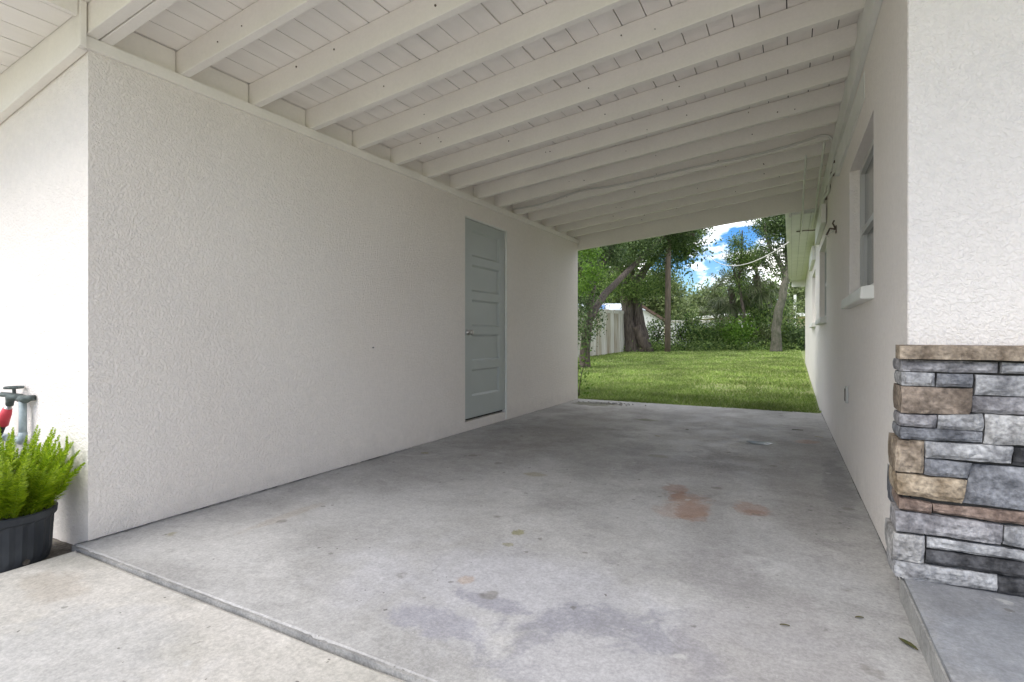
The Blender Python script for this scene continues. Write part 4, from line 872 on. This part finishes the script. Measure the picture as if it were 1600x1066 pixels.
# ------------------------------------------------------------------ fences and buildings behind
def board_fence(name, A_, B_, top0, top1, bw, mat_fn, label, thick=.03, gap=.008):
    t = empty(name, tuple(G0(A_)), label, 'fence'); d = (B_ - A_); L = Vector((d.x, d.y, 0)).length; dr = Vector((d.x, d.y, 0)).normalized(); nr = Vector((-dr.y, dr.x, 0)) * thick
    n = int(L / bw)
    for i in range(n):
        s0, s1 = i * bw + gap / 2, (i + 1) * bw - gap / 2; zt = top0 + (top1 - top0) * (i + .5) / n + random.uniform(-.012, .012); jj = nr * random.uniform(-.25, .25)
        a = A_ + dr * s0 + jj; c = A_ + dr * s1 + jj; za, zc = GZ(a.x, a.y) - .03, GZ(c.x, c.y) - .03
        MB().hexa([(a.x, a.y, za), (c.x, c.y, zc), (c.x + nr.x, c.y + nr.y, zc), (a.x + nr.x, a.y + nr.y, za), (a.x, a.y, zt), (c.x, c.y, zt), (c.x + nr.x, c.y + nr.y, zt), (a.x + nr.x, a.y + nr.y, zt)]).build('board', mat_fn(i, n), t)
    for zz_ in (top0 - .12,):
        a = A_ - nr * .9; c = B_ - nr * .9; e_ = (top1 - top0)
        MB().hexa([(a.x, a.y, zz_), (c.x, c.y, zz_ + e_), (c.x + nr.x * .8, c.y + nr.y * .8, zz_ + e_), (a.x + nr.x * .8, a.y + nr.y * .8, zz_), (a.x, a.y, zz_ + .09), (c.x, c.y, zz_ + .09 + e_), (c.x + nr.x * .8, c.y + nr.y * .8, zz_ + .09 + e_), (a.x + nr.x * .8, a.y + nr.y * .8, zz_ + .09)]).build('rail', M['vinyl'], t)
    return t
board_fence('board_fence', gp(850, 15.5), gp(992, 21), 1.86, 1.92, .20, lambda i, n: M['moss'] if i in (n - 8, n - 9, n - 12, n - 15, n - 16, n - 19) or i % 11 == 0 else M['vinyl'], 'stained whitewashed board fence behind the leaning tree')
board_fence('white_fence', gp(1046, 27), gp(1215, 28.5), 1.75, 1.80, .28, lambda i, n: M['white_wall'], 'clean white panel fence behind the hedge shrubs')
def box_at(t, name, m, c, dr, w_, dp, z0, z1):
    n_ = Vector((-dr.y, dr.x, 0)); p = [c - dr * w_ / 2, c + dr * w_ / 2, c + dr * w_ / 2 + n_ * dp, c - dr * w_ / 2 + n_ * dp]
    return MB().hexa([(q.x, q.y, z0) for q in p] + [(q.x, q.y, z1) for q in p]).build(name, m, t)
rd = Vector((CT, ST, 0))
# garden shed with pale metal roof
c = gp(955, 23.5); t = empty('garden_shed', tuple(c), 'low garden shed with pale metal roof and blue tarp behind the board fence', 'shed')
box_at(t, 'wall', M['white_wall'], c, rd, 2.6, 2.2, c.z - .1, 2.05)
n_ = Vector((-rd.y, rd.x, 0)); p = [c - rd * 1.5 - n_ * .2, c + rd * 1.5 - n_ * .2, c + rd * 1.5 + n_ * 2.4, c - rd * 1.5 + n_ * 2.4]
MB().hexa([(q.x, q.y, z) for q, z in zip(p, (2.06, 2.06, 2.5, 2.5))] + [(q.x, q.y, z) for q, z in zip(p, (2.11, 2.11, 2.55, 2.55))]).build('roof', M['metal_roof'], t)
q = p[0] + rd * .35; MB().hexa([(q.x, q.y, 2.115), (q.x + .7, q.y + .35, 2.115), (q.x + .5, q.y + 1.2, 2.30), (q.x - .1, q.y + .9, 2.28), (q.x, q.y, 2.15), (q.x + .7, q.y + .35, 2.15), (q.x + .5, q.y + 1.2, 2.37), (q.x - .1, q.y + .9, 2.33)]).build('tarp', M['blue'], t)
# white gabled house
c = gp(995, 30); t = empty('gabled_house', tuple(c), 'white house with brown gabled roof behind the double-trunk tree', 'house')
hw_, ez, rz = 1.55, 1.75, 2.72; n_ = Vector((-rd.y, rd.x, 0)); a = c - rd * hw_; d_ = c + rd * hw_; dp = 7
vs = []
for o_ in (Vector((0, 0, 0)), n_ * dp):
    vs += [(a.x + o_.x, a.y + o_.y, c.z - .1), (d_.x + o_.x, d_.y + o_.y, c.z - .1), (d_.x + o_.x, d_.y + o_.y, ez), (c.x + o_.x, c.y + o_.y, rz), (a.x + o_.x, a.y + o_.y, ez)]
MB().add(vs, [(0, 1, 2, 3, 4), (9, 8, 7, 6, 5), (0, 5, 6, 1), (1, 6, 7, 2), (4, 9, 5, 0)]).build('wall', M['white_wall'], t)
for s_ in (-1, 1):
    e1 = c + rd * s_ * (hw_ + .25); k = (rz - ez) / hw_; ze = rz - k * (hw_ + .25); f0 = -n_ * .25; f1 = n_ * (dp + .2)
    MB().hexa([(c.x + f0.x, c.y + f0.y, rz + .01), (e1.x + f0.x, e1.y + f0.y, ze + .01), (e1.x + f1.x, e1.y + f1.y, ze + .01), (c.x + f1.x, c.y + f1.y, rz + .01), (c.x + f0.x, c.y + f0.y, rz + .16), (e1.x + f0.x, e1.y + f0.y, ze + .16), (e1.x + f1.x, e1.y + f1.y, ze + .16), (c.x + f1.x, c.y + f1.y, rz + .16)]).build('roof', M['brownroof'], t)
# low beige house at right
c = gp(1235, 33); t = empty('beige_house', tuple(c), 'low beige house with white flat roof edge seen past the oak', 'house')
box_at(t, 'wall', M['beige_wall'], c, rd, 7.0, 6, c.z - .1, 2.15); box_at(t, 'roof', M['white_wall'], c - n_ * .7, rd, 8.0, 7, 2.16, 2.36)
box_at(t, 'window', M['screen'], c - rd * .55 - n_ * .03, rd, 1.3, .028, .95, 2.05)
e = box_at(None, 'vent_pipe', M['trim'], gp(1243, 30), rd, .10, .10, .5, 3.3); tag(e, 'slim white post standing above the shrubs near the house end', 'post')
# distant trees
def far(u, d, ru, top, ml, label, n, size, cat='tree'):
    b0 = gp(u, d); zt = P(u, top, d).z; h = zt - b0.z; r = ru * d / F_PX
    rnd = random.Random(u); bl = [(b0 + Vector((rnd.uniform(-.55, .55) * r, rnd.uniform(-.4, .4) * r, h * rnd.uniform(.35, .82))), (r * rnd.uniform(.35, .55), r * .5, h * rnd.uniform(.16, .24))) for _ in range(9)]
    tree('distant_tree', b0, [([b0, b0 + Vector((.1, 0, h * .4)), b0 + Vector((0, 0, h * .8))], [.2, .16, .08])], bl, n, size, ml, M['bark'], label, cat, 'distant trees beyond the yard', fill=.3)
far(1095, 48, 50, 452, ML['olive'], 'rounded distant treetop in the gap between pole and palms', 9000, .30)
far(1140, 52, 45, 446, ML['mid'], 'distant tree directly behind the slender tree', 7000, .30)
far(1062, 44, 22, 468, ML['olive'], 'distant tree just right of the utility pole', 4500, .26)
far(1030, 34, 34, 418, ML['olive'], 'greyish tall tree behind the utility pole', 9000, .20)
far(960, 36, 50, 400, ML['olive'], 'dense distant tree behind the garden shed', 9000, .24)
far(905, 30, 40, 380, ML['dark'], 'dark distant tree behind the leaning tree', 7000, .22)
far(1195, 40, 36, 440, ML['mid'], 'distant tree behind the cabbage palm', 7000, .24)
far(1245, 42, 34, 430, ML['olive'], 'distant tree above the beige house roof', 7000, .24)

# overhead service wire
p0 = P(1235, 377, 8.45); p1 = P(1092, 380, 22)
pts = []
for k in range(25):
    t_ = k / 24; q = p0.lerp(p1, t_); q.z -= 4 * .34 * t_ * (1 - t_) * 1.9; pts.append(q)
tag(MB().tube(pts, .010, 6).build('service_wire', M['cable'], smooth=True), 'sagging overhead wire running from the house eave to the trees', 'wire')

for o in bpy.data.objects:
    if '_loc' in o: del o['_loc']
